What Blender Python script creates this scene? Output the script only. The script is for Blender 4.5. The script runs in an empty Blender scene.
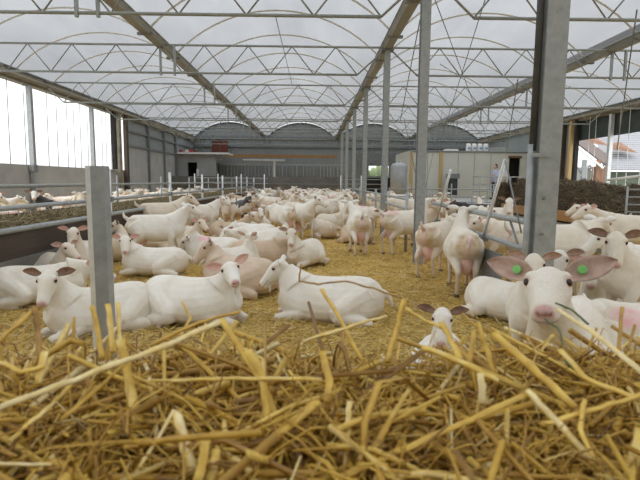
import bpy, bmesh, math, random
import numpy as np
from mathutils import Vector, Matrix, noise

random.seed(7)
RNG = np.random.default_rng(11)
PI = math.pi
scene = bpy.context.scene
COL = scene.collection
CAMH = 1.30
F = 500.0


def R(d):
    return math.radians(d)


# ------------------------------------------------------------------ camera
pitch = math.atan(59 / F)
psi = 7 / F
rho = R(0.5)
fwd = Vector((math.sin(psi) * math.cos(pitch), math.cos(psi) * math.cos(pitch), -math.sin(pitch)))
right0 = Vector((math.cos(psi), -math.sin(psi), 0))
up0 = right0.cross(fwd).normalized()
cup = (up0 * math.cos(rho) - right0 * math.sin(rho)).normalized()
cright = fwd.cross(cup).normalized()
CAM = Vector((0, 0, CAMH))
cd = bpy.data.cameras.new('camera')
cam = bpy.data.objects.new('camera', cd)
COL.objects.link(cam)
m = Matrix((cright, cup, -fwd)).transposed().to_4x4()
m.translation = CAM
cam.matrix_world = m
cd.sensor_width = 36
cd.lens = F / 640 * 36
cd.clip_start = 0.02
cd.clip_end = 300
cd.dof.use_dof = True
cd.dof.focus_distance = 4.5
cd.dof.aperture_fstop = 16
scene.camera = cam


def ray(u, v):
    return fwd + cright * ((u - 320) / F) + cup * ((240 - v) / F)


def at(u, v, Y):
    r = ray(u, v)
    return CAM + r * (Y / r.y)


def gx(u, Y):
    return at(u, 240, Y).x


# ------------------------------------------------------------------ tagging
def tag(o, label=None, cat=None, group=None, kind=None):
    if label:
        o['label'] = label
    if cat:
        o['category'] = cat
    if group:
        o['group'] = group
    if kind:
        o['kind'] = kind
    return o


def empty(name, loc=(0, 0, 0), rz=0, label=None, cat=None, group=None):
    o = bpy.data.objects.new(name, None)
    COL.objects.link(o)
    o.location = loc
    o.rotation_euler = (0, 0, rz)
    o.empty_display_size = .1
    return tag(o, label, cat, group)


# ------------------------------------------------------------------ materials
MATS = {}


def new_mat(name):
    mt = bpy.data.materials.new(name)
    mt.use_nodes = True
    nt = mt.node_tree
    return mt, nt, nt.nodes['Principled BSDF']


def ramp(nt, src, stops):
    r = nt.nodes.new('ShaderNodeValToRGB')
    while len(r.color_ramp.elements) < len(stops):
        r.color_ramp.elements.new(0.5)
    for e, (p, c) in zip(r.color_ramp.elements, stops):
        e.position = p
        e.color = (*c, 1)
    nt.links.new(src, r.inputs[0])
    return r.outputs[0]


def noise_node(nt, scale, detail=4, rough=.55, coord='Object', stretch=None):
    tc = nt.nodes.new('ShaderNodeTexCoord')
    src = tc.outputs[coord]
    if stretch:
        mp = nt.nodes.new('ShaderNodeMapping')
        mp.inputs['Scale'].default_value = stretch
        nt.links.new(src, mp.inputs[0])
        src = mp.outputs[0]
    n = nt.nodes.new('ShaderNodeTexNoise')
    n.inputs['Scale'].default_value = scale
    n.inputs['Detail'].default_value = detail
    n.inputs['Roughness'].default_value = rough
    nt.links.new(src, n.inputs['Vector'])
    return n.outputs[0]


def mix(nt, fac, a, b, mode='MIX'):
    n = nt.nodes.new('ShaderNodeMix')
    n.data_type = 'RGBA'
    n.blend_type = mode
    for s, val in ((n.inputs[0], fac), (n.inputs[6], a), (n.inputs[7], b)):
        if isinstance(val, (int, float)):
            s.default_value = val
        elif isinstance(val, tuple):
            s.default_value = (*val, 1)
        else:
            nt.links.new(val, s)
    return n.outputs[2]


def bump(nt, b, h, strength=.3, dist=.01):
    n = nt.nodes.new('ShaderNodeBump')
    n.inputs['Strength'].default_value = strength
    n.inputs['Distance'].default_value = dist
    nt.links.new(h, n.inputs['Height'])
    nt.links.new(n.outputs[0], b.inputs['Normal'])


def mottled(name, c1, c2, scale=6, rough=.6, metal=0, bstr=.2, stretch=None, spread=.25):
    mt, nt, b = new_mat(name)
    n = noise_node(nt, scale, 6, .6, stretch=stretch)
    nt.links.new(ramp(nt, n, [(.5 - spread, c1), (.5 + spread, c2)]), b.inputs['Base Color'])
    b.inputs['Roughness'].default_value = rough
    b.inputs['Metallic'].default_value = metal
    if bstr:
        bump(nt, b, n, bstr, .01)
    MATS[name] = mt
    return mt


mottled('galvanised', (.29, .31, .305), (.43, .45, .445), 14, .5, .35, .05)
mottled('galvanised_dark', (.16, .175, .18), (.27, .285, .285), 12, .55, .3, .05)
mottled('galvanised_bright', (.62, .64, .65), (.8, .82, .82), 20, .35, .4, .03)
mottled('truss_metal', (.24, .255, .24), (.34, .355, .33), 8, .55, .2, .02)
mottled('hoop_metal', (.60, .59, .54), (.72, .71, .66), 8, .5, .1, .02)
mottled('gutter', (.20, .195, .165), (.34, .33, .285), 5, .6, .1, .05, (1, .3, 1))
mottled('concrete', (.30, .30, .29), (.44, .44, .42), 1.2, .9, 0, .2)
mottled('concrete_dark', (.12, .115, .10), (.23, .22, .195), 2.5, .9, 0, .3)
mottled('board_brown', (.04, .028, .02), (.09, .065, .045), 3, .8, 0, .2, (1, .2, 3))
mottled('plank_orange', (.30, .15, .05), (.48, .27, .10), 4, .8, 0, .2, (1, .2, 3))
mottled('wood_yellow', (.50, .34, .14), (.62, .46, .22), 4, .7, 0, .1, (3, 3, .3))
mottled('wood_brown', (.14, .07, .04), (.24, .13, .075), 4, .7, 0, .1, (3, 3, .3))
mottled('eave', (.16, .14, .10), (.30, .265, .19), 3, .7, 0, .1, (1, .2, 1))
mottled('white_panel', (.60, .61, .55), (.68, .69, .63), 1.5, .5, 0, .02)
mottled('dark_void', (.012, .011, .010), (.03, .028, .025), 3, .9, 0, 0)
mottled('porch_red', (.035, .02, .015), (.06, .036, .028), 4, .8)
mottled('rust_red', (.12, .035, .022), (.2, .06, .04), 4, .8)
mottled('red_plastic', (.4, .03, .02), (.5, .05, .03), 4, .5)
mottled('white_paint', (.7, .7, .68), (.8, .8, .78), 4, .4, 0, 0)
mottled('dark_green', (.022, .034, .032), (.05, .066, .06), 3, .7, 0, .05)
mottled('green_clad', (.13, .17, .12), (.18, .215, .16), 2, .7, 0, .05)
mottled('black_pipe', (.06, .065, .07), (.10, .105, .11), 8, .5, .3, .03)
mottled('hay', (.10, .075, .03), (.30, .235, .12), 40, .95, 0, 1.0)
mottled('silage', (.022, .015, .008), (.10, .07, .034), 22, .95, 0, 1.0)
mottled('hedge_green', (.06, .09, .03), (.16, .19, .10), 3, .9, 0, .5)
mottled('gravel', (.16, .155, .14), (.26, .25, .23), 3, .95)
mottled('bag_blue', (.12, .25, .5), (.2, .35, .6), 5, .6)
mottled('skin', (.55, .33, .24), (.6, .38, .28), 5, .6, 0, 0)
mottled('shirt_blue', (.42, .45, .60), (.52, .55, .7), 20, .8)
mottled('shirt_white', (.6, .6, .62), (.7, .7, .72), 20, .8)
mottled('trousers', (.025, .028, .045), (.045, .05, .07), 20, .8)
mottled('hair_dark', (.02, .015, .012), (.04, .03, .024), 20, .8)
mottled('tag_green', (.16, .48, .10), (.25, .60, .16), 30, .4, 0, 0)
mottled('hoof', (.10, .075, .05), (.2, .15, .1), 20, .7)
mottled('cord', (.18, .18, .17), (.26, .26, .25), 5, .8, 0, 0)
mottled('steel', (.30, .32, .33), (.5, .52, .53), 2, .5, .3, 0)


def corrugated(name, c1, c2, axis, period, bstr=.6):
    mt, nt, b = new_mat(name)
    tc = nt.nodes.new('ShaderNodeTexCoord')
    w = nt.nodes.new('ShaderNodeTexWave')
    w.bands_direction = axis
    w.inputs['Scale'].default_value = 1 / period / 3.18
    nt.links.new(tc.outputs['Object'], w.inputs['Vector'])
    n = noise_node(nt, 1.0, 4, .6)
    nt.links.new(ramp(nt, n, [(.3, c1), (.7, c2)]), b.inputs['Base Color'])
    bump(nt, b, w.outputs['Fac'], bstr, .03)
    b.inputs['Roughness'].default_value = .6
    MATS[name] = mt
    return mt


corrugated('clad_grey', (.25, .27, .265), (.31, .33, .325), 'X', .22)
corrugated('clad_grey_y', (.25, .27, .265), (.31, .33, .325), 'Y', .25)
corrugated('roof_tile', (.055, .058, .066), (.085, .088, .098), 'Y', .3)
corrugated('parlour_grey', (.19, .2, .2), (.25, .26, .26), 'X', .4, .3)

# translucent roof film
mt = bpy.data.materials.new('roof_film')
mt.use_nodes = True
nt = mt.node_tree
nt.nodes.clear()
out = nt.nodes.new('ShaderNodeOutputMaterial')
tr = nt.nodes.new('ShaderNodeBsdfTransparent')
tl = nt.nodes.new('ShaderNodeBsdfTranslucent')
df = nt.nodes.new('ShaderNodeBsdfDiffuse')
n1 = noise_node(nt, .8, 5, .6, stretch=(1, .25, 1))
c = ramp(nt, n1, [(.28, (.145, .15, .16)), (.72, (.215, .22, .225))])
nt.links.new(c, tr.inputs[0])
tl.inputs[0].default_value = (.75, .75, .76, 1)
df.inputs[0].default_value = (.55, .55, .55, 1)
m1 = nt.nodes.new('ShaderNodeMixShader')
m1.inputs[0].default_value = .5
m2 = nt.nodes.new('ShaderNodeMixShader')
m2.inputs[0].default_value = .10
nt.links.new(tl.outputs[0], m1.inputs[1])
nt.links.new(df.outputs[0], m1.inputs[2])
nt.links.new(tr.outputs[0], m2.inputs[1])
nt.links.new(m1.outputs[0], m2.inputs[2])
nt.links.new(m2.outputs[0], out.inputs[0])
MATS['roof_film'] = mt


# straw: colour by a per-stalk attribute
def straw_mat(name, stops, rough=.5):
    mt, nt, b = new_mat(name)
    a = nt.nodes.new('ShaderNodeAttribute')
    a.attribute_name = 'tone'
    c = ramp(nt, a.outputs['Fac'], stops)
    n = noise_node(nt, 90, 3, .6, stretch=(1, 1, 1))
    v = ramp(nt, n, [(.3, (.72, .62, .42)), (.7, (1.1, 1.06, .9))])
    nt.links.new(mix(nt, .8, c, v, 'MULTIPLY'), b.inputs['Base Color'])
    b.inputs['Roughness'].default_value = rough
    b.inputs['Transmission Weight'].default_value = 0
    b.inputs['Subsurface Weight'].default_value = 0
    MATS[name] = mt


straw_mat('straw_near', [(0, (.17, .085, .022)), (.25, (.38, .215, .045)), (.5, (.60, .38, .055)), (.75, (.76, .545, .12)),
                         (1, (.85, .75, .48))])
straw_mat('straw_floor', [(0, (.22, .12, .04)), (.3, (.55, .38, .10)), (.6, (.75, .57, .18)), (.85, (.83, .69, .30)),
                          (1, (.84, .76, .52))])
straw_mat('straw_hay', [(0, (.10, .07, .03)), (.5, (.22, .17, .08)), (1, (.42, .36, .2))])
straw_mat('straw_silage', [(0, (.05, .033, .018)), (.5, (.12, .08, .04)), (1, (.32, .24, .12))])
straw_mat('stem_green', [(0, (.05, .08, .02)), (1, (.12, .18, .05))])
straw_mat('stem_white', [(0, (.75, .72, .62)), (1, (.86, .84, .78))])

# bedding floor
mt, nt, b = new_mat('bedding')
n1 = noise_node(nt, 1.3, 6, .65)
n2 = noise_node(nt, 38, 8, .75, stretch=(1, .6, 1))
c1 = ramp(nt, n2, [(.34, (.16, .09, .025)), (.45, (.50, .34, .09)), (.55, (.78, .59, .18)), (.68, (.90, .76, .34))])
c2 = ramp(nt, n1, [(.33, (.74, .62, .46)), (.6, (1.08, 1.0, .84))])
nt.links.new(mix(nt, 1.0, c1, c2, 'MULTIPLY'), b.inputs['Base Color'])
b.inputs['Roughness'].default_value = .85
bump(nt, b, n2, .9, .03)
MATS['bedding'] = mt

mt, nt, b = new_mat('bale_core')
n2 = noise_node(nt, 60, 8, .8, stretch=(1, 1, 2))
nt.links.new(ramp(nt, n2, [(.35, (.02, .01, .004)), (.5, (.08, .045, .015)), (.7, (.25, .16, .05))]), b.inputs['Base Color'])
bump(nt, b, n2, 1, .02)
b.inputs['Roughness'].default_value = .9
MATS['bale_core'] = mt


# goat coats: colour attribute "coat": R pink, G stain, B paint mark ; "dark" nostril/mouth
def coat(name, base, second, spots=None, stain=(.52, .34, .13), sat=.5):
    mt, nt, b = new_mat(name)
    oi = nt.nodes.new('ShaderNodeObjectInfo')
    n = noise_node(nt, 5, 5, .6)
    basec = mix(nt, ramp(nt, n, [(.38, (0, 0, 0)), (.72, (1, 1, 1))]), base, second)
    if spots:
        n3 = noise_node(nt, 3.3, 1, .3)
        basec = mix(nt, ramp(nt, n3, [(.47, (0, 0, 0)), (.50, (1, 1, 1))]), basec, spots)
    rr = ramp(nt, oi.outputs['Random'], [(0, (1.0, .995, .985)), (.5, (.97, .95, .91)), (1, (.90, .85, .77))])
    basec = mix(nt, 1.0, basec, rr, 'MULTIPLY')
    at_ = nt.nodes.new('ShaderNodeAttribute')
    at_.attribute_name = 'coat'
    sp = nt.nodes.new('ShaderNodeSeparateColor')
    nt.links.new(at_.outputs['Color'], sp.inputs[0])
    nf = noise_node(nt, 16, 5, .7)
    nb = ramp(nt, nf, [(.3, (.25, .25, .25)), (.65, (1, 1, 1))])

    def fac(sock, k):
        mm = nt.nodes.new('ShaderNodeMath')
        mm.operation = 'MULTIPLY'
        nt.links.new(sock, mm.inputs[0])
        mm.inputs[1].default_value = k
        if k < 1:
            m2 = nt.nodes.new('ShaderNodeMath')
            m2.operation = 'MULTIPLY'
            nt.links.new(mm.outputs[0], m2.inputs[0])
            nt.links.new(nb, m2.inputs[1])
            return m2.outputs[0]
        return mm.outputs[0]
    c = mix(nt, fac(sp.outputs[1], .85), basec, stain)
    c = mix(nt, fac(sp.outputs[0], 1.0), c, (.62, .33, .28))
    c = mix(nt, fac(sp.outputs[2], .75), c, (.78, .28, .33))
    da = nt.nodes.new('ShaderNodeAttribute')
    da.attribute_name = 'darkmark'
    c = mix(nt, da.outputs['Fac'], c, (.10, .05, .04))
    nt.links.new(c, b.inputs['Base Color'])
    b.inputs['Roughness'].default_value = .8
    b.inputs['Sheen Weight'].default_value = .25
    b.inputs['Sheen Roughness'].default_value = .6
    nh = noise_node(nt, 70, 4, .7, stretch=(.5, 1.5, 1.5))
    bump(nt, b, nh, .6, .008)
    MATS[name] = mt


coat('coat_white', (.85, .825, .765), (.74, .665, .54))
coat('coat_cream', (.78, .71, .60), (.68, .56, .43))
coat('coat_tan', (.66, .53, .40), (.52, .38, .26))
coat('coat_black', (.022, .02, .02), (.05, .042, .038))
coat('coat_piebald', (.82, .79, .74), (.76, .72, .66), (.025, .025, .028))
coat('coat_grey', (.34, .32, .29), (.6, .56, .5))
mottled('ear_skin', (.66, .38, .31), (.74, .48, .40), 30, .6, 0, .1)
mottled('ear_skin_dark', (.16, .10, .075), (.42, .27, .2), 30, .7, 0, .1)
mottled('ear_skin_mid', (.40, .25, .19), (.62, .44, .35), 30, .7, 0, .1)
mottled('ear_hair', (.78, .74, .67), (.84, .81, .75), 20, .8)
mottled('nose_pink', (.42, .23, .20), (.56, .34, .30), 60, .45, 0, .1)
mottled('udder_pink', (.70, .40, .32), (.78, .52, .43), 12, .6, 0, .1)
mt, nt, b = new_mat('eye')
b.inputs['Base Color'].default_value = (.035, .022, .012, 1)
b.inputs['Roughness'].default_value = .12
MATS['eye'] = mt


# ------------------------------------------------------------------ mesh builder
class MB:
    def __init__(self):
        self.v = []
        self.f = []
        self.m = []
        self.cur = 0

    def add(self, vs, fs):
        o = len(self.v)
        self.v += [tuple(p) for p in vs]
        self.f += [tuple(i + o for i in f) for f in fs]
        self.m += [self.cur] * len(fs)
        return self

    def box(self, lo, hi):
        x0, y0, z0 = lo
        x1, y1, z1 = hi
        return self.add([(x0, y0, z0), (x1, y0, z0), (x1, y1, z0), (x0, y1, z0), (x0, y0, z1), (x1, y0, z1), (x1, y1, z1), (x0, y1, z1)],
                        [(0, 3, 2, 1), (4, 5, 6, 7), (0, 1, 5, 4), (1, 2, 6, 5), (2, 3, 7, 6), (3, 0, 4, 7)])

    def tube(self, pts, r, n=8, flat=1.0):
        pts = [Vector(p) for p in pts]
        rs = r if isinstance(r, (list, tuple)) else [r] * len(pts)
        vs, fs = [], []
        prev = None
        for i, p in enumerate(pts):
            t = (pts[min(i + 1, len(pts) - 1)] - pts[max(i - 1, 0)]).normalized()
            if prev is None:
                h = Vector((0, 0, 1)) if abs(t.z) < .9 else Vector((1, 0, 0))
                a = t.cross(h).normalized()
            else:
                a = (prev - t * prev.dot(t)).normalized()
            prev = a
            bb = t.cross(a)
            for k in range(n):
                w = 2 * PI * (k + .5) / n
                vs.append(p + (a * math.cos(w) + bb * math.sin(w) * flat) * rs[i])
        for i in range(len(pts) - 1):
            for k in range(n):
                k2 = (k + 1) % n
                fs.append((i * n + k, i * n + k2, (i + 1) * n + k2, (i + 1) * n + k))
        fs.append(tuple(range(n - 1, -1, -1)))
        fs.append(tuple((len(pts) - 1) * n + k for k in range(n)))
        return self.add(vs, fs)

    def loft(self, secs, lat=(0, 1, 0), n=16, egg=0.0):
        """secs: (centre, halfwidth, halfheight)"""
        cs = [Vector(s[0]) for s in secs]
        vs, fs = [], []
        for i, s in enumerate(secs):
            t = (cs[min(i + 1, len(cs) - 1)] - cs[max(i - 1, 0)]).normalized()
            L = Vector(lat)
            L = (L - t * L.dot(t)).normalized()
            U = L.cross(t) * -1
            U = t.cross(L)
            if U.z < 0 and abs(t.z) < .95:
                U = -U
            for k in range(n):
                w = 2 * PI * k / n
                vs.append(cs[i] + L * math.cos(w) * s[1] * (1 - egg * math.sin(w)) + U * math.sin(w) * s[2])
        for i in range(len(cs) - 1):
            for k in range(n):
                k2 = (k + 1) % n
                fs.append((i * n + k, i * n + k2, (i + 1) * n + k2, (i + 1) * n + k))
        fs.append(tuple(range(n - 1, -1, -1)))
        fs.append(tuple((len(cs) - 1) * n + k for k in range(n)))
        return self.add(vs, fs)

    def ball(self, c, r, n=10, m=8):
        c = Vector(c)
        rr = Vector(r) if isinstance(r, (tuple, list, Vector)) else Vector((r, r, r))
        vs, fs = [c + Vector((0, 0, rr.z))], []
        for i in range(1, m):
            th = PI * i / m
            for k in range(n):
                w = 2 * PI * k / n
                vs.append(c + Vector((rr.x * math.sin(th) * math.cos(w), rr.y * math.sin(th) * math.sin(w), rr.z * math.cos(th))))
        vs.append(c - Vector((0, 0, rr.z)))
        for k in range(n):
            fs.append((0, 1 + k, 1 + (k + 1) % n))
            for i in range(m - 2):
                a = 1 + i * n
                fs.append((a + k, a + n + k, a + n + (k + 1) % n, a + (k + 1) % n))
            a = 1 + (m - 2) * n
            fs.append((a + k, len(vs) - 1, a + (k + 1) % n))
        return self.add(vs, fs)

    def mesh(self, name, mats, smooth=False, off=Vector((0, 0, 0))):
        me = bpy.data.meshes.new(name)
        me.from_pydata([(p[0] - off.x, p[1] - off.y, p[2] - off.z) for p in self.v], [], self.f)
        bm = bmesh.new()
        bm.from_mesh(me)
        bmesh.ops.recalc_face_normals(bm, faces=bm.faces)
        bm.to_mesh(me)
        bm.free()
        for mm in (mats if isinstance(mats, (list, tuple)) else [mats]):
            me.materials.append(MATS[mm])
        if isinstance(mats, (list, tuple)) and len(mats) > 1:
            me.polygons.foreach_set('material_index', self.m)
        if smooth:
            me.polygons.foreach_set('use_smooth', [True] * len(me.polygons))
        return me

    def build(self, name, mats, parent=None, smooth=False, base=None):
        off = Vector((0, 0, 0))
        if parent is not None:
            off = Vector(parent.location)
            p = parent.parent
            while p is not None:
                off += Vector(p.location)
                p = p.parent
        elif base is not None:
            off = Vector(base)
        me = self.mesh(name, mats, smooth, off)
        o = bpy.data.objects.new(name, me)
        COL.objects.link(o)
        if parent is not None:
            o.parent = parent
        elif base is not None:
            o.location = base
        return o


def struct(name, mb, mats, smooth=False):
    return tag(mb.build(name, mats, None, smooth), kind='structure')


# ------------------------------------------------------------------ straw strands (vectorised)
def strands(P, D, L, Rw, Rt, bend, tone, sides=4, segs=2):
    """P centres, D unit directions, L lengths, Rw/Rt half width/thickness, bend vectors -> verts, faces, tones"""
    n = len(P)
    D = D / np.linalg.norm(D, axis=1, keepdims=True)
    rv = RNG.normal(size=(n, 3))
    A = np.cross(D, rv)
    A /= np.linalg.norm(A, axis=1, keepdims=True)
    B = np.cross(D, A)
    rings = segs + 1
    V = np.zeros((n, rings, sides, 3))
    for i in range(rings):
        t = i / segs - .5
        c = P + D * (L * t)[:, None] + bend * (1 - (2 * t) ** 2)
        for k in range(sides):
            w = 2 * PI * k / sides
            V[:, i, k] = c + A * (math.cos(w) * Rw)[:, None] + B * (math.sin(w) * Rt)[:, None]
    faces = []
    for i in range(segs):
        for k in range(sides):
            k2 = (k + 1) % sides
            faces.append((i * sides + k, i * sides + k2, (i + 1) * sides + k2, (i + 1) * sides + k))
    fq = np.array(faces)
    base = (np.arange(n) * rings * sides)[:, None, None]
    FQ = (fq[None] + base).reshape(-1, 4)
    caps = []
    if sides == 4:
        cq = np.array([(3, 2, 1, 0), tuple(segs * 4 + k for k in range(4))])
        caps = (cq[None] + base).reshape(-1, 4)
        FQ = np.concatenate([FQ, caps])
    T = np.clip(np.repeat(tone, rings * sides) + np.tile(RNG.uniform(-.12, .12, (n, 1, sides)), (1, rings, 1)).ravel() + RNG.uniform(-.06, .06, n * rings * sides), 0, 1)
    return V.reshape(-1, 3), FQ, T


def strand_obj(name, parts, mat, smooth=True):
    vs, fs, ts = [], [], []
    o = 0
    for V, FQ, T in parts:
        vs.append(V)
        fs.append(FQ + o)
        ts.append(T)
        o += len(V)
    V = np.concatenate(vs)
    FQ = np.concatenate(fs)
    T = np.concatenate(ts)
    me = bpy.data.meshes.new(name)
    me.vertices.add(len(V))
    me.vertices.foreach_set('co', V.astype(np.float32).ravel())
    me.loops.add(len(FQ) * 4)
    me.loops.foreach_set('vertex_index', FQ.astype(np.int32).ravel())
    me.polygons.add(len(FQ))
    me.polygons.foreach_set('loop_start', np.arange(len(FQ), dtype=np.int32) * 4)
    me.polygons.foreach_set('loop_total', np.full(len(FQ), 4, dtype=np.int32))
    me.update(calc_edges=True)
    at_ = me.attributes.new('tone', 'FLOAT', 'POINT')
    at_.data.foreach_set('value', T.astype(np.float32))
    me.materials.append(MATS[mat])
    if smooth:
        me.polygons.foreach_set('use_smooth', [True] * len(me.polygons))
    me.validate()
    ob = bpy.data.objects.new(name, me)
    COL.objects.link(ob)
    return ob


def rdir(n, tilt):
    a = RNG.uniform(0, 2 * PI, n)
    e = RNG.normal(0, tilt, n)
    return np.stack([np.cos(a) * np.cos(e), np.sin(a) * np.cos(e), np.sin(e)], 1)


# ================================================================== THE BARN
GZ = CAMH + 3.1          # gutter height
BAY = 5.25
GX = [-8.8, -3.55, 1.7, 6.95, 12.2]
Y0, Y1 = -12.0, 37.5
RISE = 1.15


def arcz(x, xa, xb, rise=RISE, z=GZ):
    t = (x - xa) / (xb - xa) * 2 - 1
    rad = ((xb - xa) ** 2 / 4 + rise ** 2) / (2 * rise)
    return z + math.sqrt(max(0, rad ** 2 - (t * (xb - xa) / 2) ** 2)) - (rad - rise)


# floor
mb = MB()
NX, NY = 90, 150
xs = [-9 + 21.4 * i / NX for i in range(NX + 1)]
ys = [-12.2 + 50.2 * j / NY for j in range(NY + 1)]


def fz(x, y):
    return (noise.noise(Vector((x * .9, y * .9, 0))) * .05 + noise.noise(Vector((x * 3, y * 3, 5))) * .02) * (1 if y > .8 else 0)


mb.add([(x, y, fz(x, y)) for y in ys for x in xs],
       [(j * (NX + 1) + i, j * (NX + 1) + i + 1, (j + 1) * (NX + 1) + i + 1, (j + 1) * (NX + 1) + i) for j in range(NY) for i in range(NX)])
struct('floor', mb, 'bedding', True)
mb = MB()
mb.box((-60, -30, -.3), (80, 120, -.12))
struct('ground', mb, 'gravel')

# loose bedding straw (uncountable)
n = 60000
Yd = 2.2 + (RNG.random(n) ** 1.6) * 13
Xd = RNG.uniform(-.68, .68, n) * Yd + .2
ok = (Xd > -3.15) & (Xd < 5.2)
Xd, Yd = Xd[ok], Yd[ok]
n = len(Xd)
Zd = np.array([fz(a, b_) for a, b_ in zip(Xd, Yd)]) + RNG.uniform(0, .03, n)
P = np.stack([Xd, Yd, Zd], 1)
sz = 1 + Yd * .05
st = strand_obj('bedding_straw', [strands(P, rdir(n, .25), RNG.uniform(.05, .2, n), RNG.uniform(.0015, .0035, n) * sz,
                                          RNG.uniform(.001, .002, n) * sz, RNG.normal(0, .01, (n, 3)),
                                          np.clip(RNG.normal(.6, .25, n), 0, 1), 4, 1)], 'straw_floor', False)
tag(st, 'loose golden straw litter spread over the barn floor around the goats', 'straw', kind='stuff')

mb = MB().box((-8.95, Y0 - .1, -.1), (12.35, Y0, GZ + 1.3))
struct('wall_front', mb, 'clad_grey')
# roof film
mb = MB()
NS = 20
for b_ in range(4):
    xa, xb = GX[b_], GX[b_ + 1]
    vs, fs = [], []
    NYY = 40
    for j in range(NYY + 1):
        y = Y0 + (Y1 - Y0) * j / NYY
        for i in range(NS + 1):
            x = xa + (xb - xa) * i / NS
            z = arcz(x, xa, xb) + .03 + .012 * noise.noise(Vector((x * 2, y * 1.5, 0)))
            vs.append((x, y, z))
    for j in range(NYY):
        for i in range(NS):
            a = j * (NS + 1) + i
            fs.append((a, a + 1, a + NS + 2, a + NS + 1))
    mb.add(vs, fs)
struct('ceiling', mb, 'roof_film', True)

# hoops
bay_words = ['left outer', 'left inner', 'right inner', 'right outer']
for b_ in range(4):
    xa, xb = GX[b_], GX[b_ + 1]
    me = None
    for k in range(16):
        y = 4.7 + 2.1 * k
        if y > 37:
            break
        if me is None:
            mb = MB()
            mb.tube([(xa + BAY * i / 20 - xa, 0, arcz(xa + BAY * i / 20, xa, xb) - .02 - GZ) for i in range(21)], .024, 6)
            ob = mb.build('roof_hoop', 'hoop_metal', None, True)
            me = ob.data
        else:
            ob = bpy.data.objects.new('roof_hoop', me)
            COL.objects.link(ob)
        ob.location = (xa, y, GZ)
        tag(ob, 'thin arched pale tube under the film of the %s roof bay' % bay_words[b_], 'roof hoop',
            'arched hoops of the %s roof bay' % bay_words[b_])

# gutters
gl = ['long beam along the top of the open left side of the barn',
      'long khaki roof gutter left of the middle, hung from the trusses',
      'long khaki roof gutter carried by the row of steel columns',
      'long khaki roof gutter crossing the upper right of the view',
      'long beam along the top of the open right side of the barn']
for i, x in enumerate(GX):
    mb = MB()
    if i in (0, 4):
        mb.box((x - .12, Y0, GZ - .28), (x + .12, Y1, GZ + .03))
        root = empty('eave_beam', (x, 0, GZ), 0, gl[i], 'beam')
        mb.build('beam', 'eave', root)
        mb = MB()
        s = 1 if i == 0 else -1
        mb.tube([(x + s * .17, Y0, GZ - .14), (x + s * .17, 25.6, GZ - .14)], .07, 10)
        mb.build('rolled_curtain', 'eave', root, True)
        mb = MB()
        mb.tube([(x + s * .12, Y0, GZ + .06), (x + s * .12, Y1 - .1, GZ + .06)], .035, 8)
        mb.build('pipe', 'galvanised_dark', root, True)
    else:
        root = empty('roof_gutter', (x, 0, GZ), 0, gl[i], 'gutter')
        mb.add([(x - .13, Y0, GZ + .06), (x - .09, Y0, GZ - .06), (x + .09, Y0, GZ - .06), (x + .13, Y0, GZ + .06),
                (x - .13, Y1, GZ + .06), (x - .09, Y1, GZ - .06), (x + .09, Y1, GZ - .06), (x + .13, Y1, GZ + .06)],
               [(0, 1, 5, 4), (1, 2, 6, 5), (2, 3, 7, 6), (3, 0, 4, 7), (0, 3, 2, 1), (4, 5, 6, 7)])
        mb.build('channel', 'gutter', root)
        mb = MB()
        for s in (-1, 1):
            mb.tube([(x + s * .13, Y0, GZ + .07), (x + s * .13, Y1, GZ + .07)], .018, 6)
        mb.build('clamp_rail', 'truss_metal', root, True)
        for k in range(16):
            mb = MB()
            y = 4.7 + 2.1 * k
            if y < 37:
                mb.box((x - .17, y - .04, GZ - .08), (x + .17, y + .04, GZ - .03))
                mb.build('bracket', 'galvanised_dark', root)

# trusses
TY = [3.0, 7.85, 12.0, 16.7, 21.2, 25.8, 30.4, 34.9]
TD = .64
ord_ = ['just behind the near edge of the roof', 'nearest in view, at the very top of the picture', 'second in view from the front',
        'third in view from the front', 'fourth in view from the front', 'fifth in view from the front', 'sixth in view from the front',
        'farthest, right before the grey gables']
for ti, y in enumerate(TY):
    root = empty('roof_truss', (0, y, GZ), 0, 'lattice roof truss, ' + ord_[ti], 'truss', 'lattice roof trusses')
    zt, zb = GZ - .02, GZ - TD
    MB().tube([(GX[0], y, zt), (GX[-1], y, zt)], .026, 8).build('top_chord', 'truss_metal', root, True)
    for (a, b_) in ((GX[0], GX[2]), (GX[2], GX[4])):
        mb = MB()
        mb.tube([(a + .7, y, zb), (b_ - .7, y, zb)], .026, 8)
        mb.tube([(a + .02, y, zt), (a + .7, y, zb)], .02, 6)
        mb.tube([(b_ - .02, y, zt), (b_ - .7, y, zb)], .02, 6)
        mb.build('bottom_chord', 'truss_metal', root, True)
    for (a, b_) in ((GX[0], GX[2]), (GX[2], GX[4])):
        mb = MB()
        N = 9
        w = (b_ - a - 1.4) / N
        for k in range(N):
            x = a + .7 + w * k
            mb.tube([(x, y, zb), (x + w / 2, y, zt)], .014, 6)
            mb.tube([(x + w / 2, y, zt), (x + w, y, zb)], .014, 6)
        mb.build('web', 'truss_metal', root, True)
    for gx_ in (GX[1], GX[3]):
        for dx in (0, .32):
            MB().box((gx_ + dx - .022, y - .03, zb - .06), (gx_ + dx + .022, y + .03, zt + .02)).build('hanger', 'galvanised', root)

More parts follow.
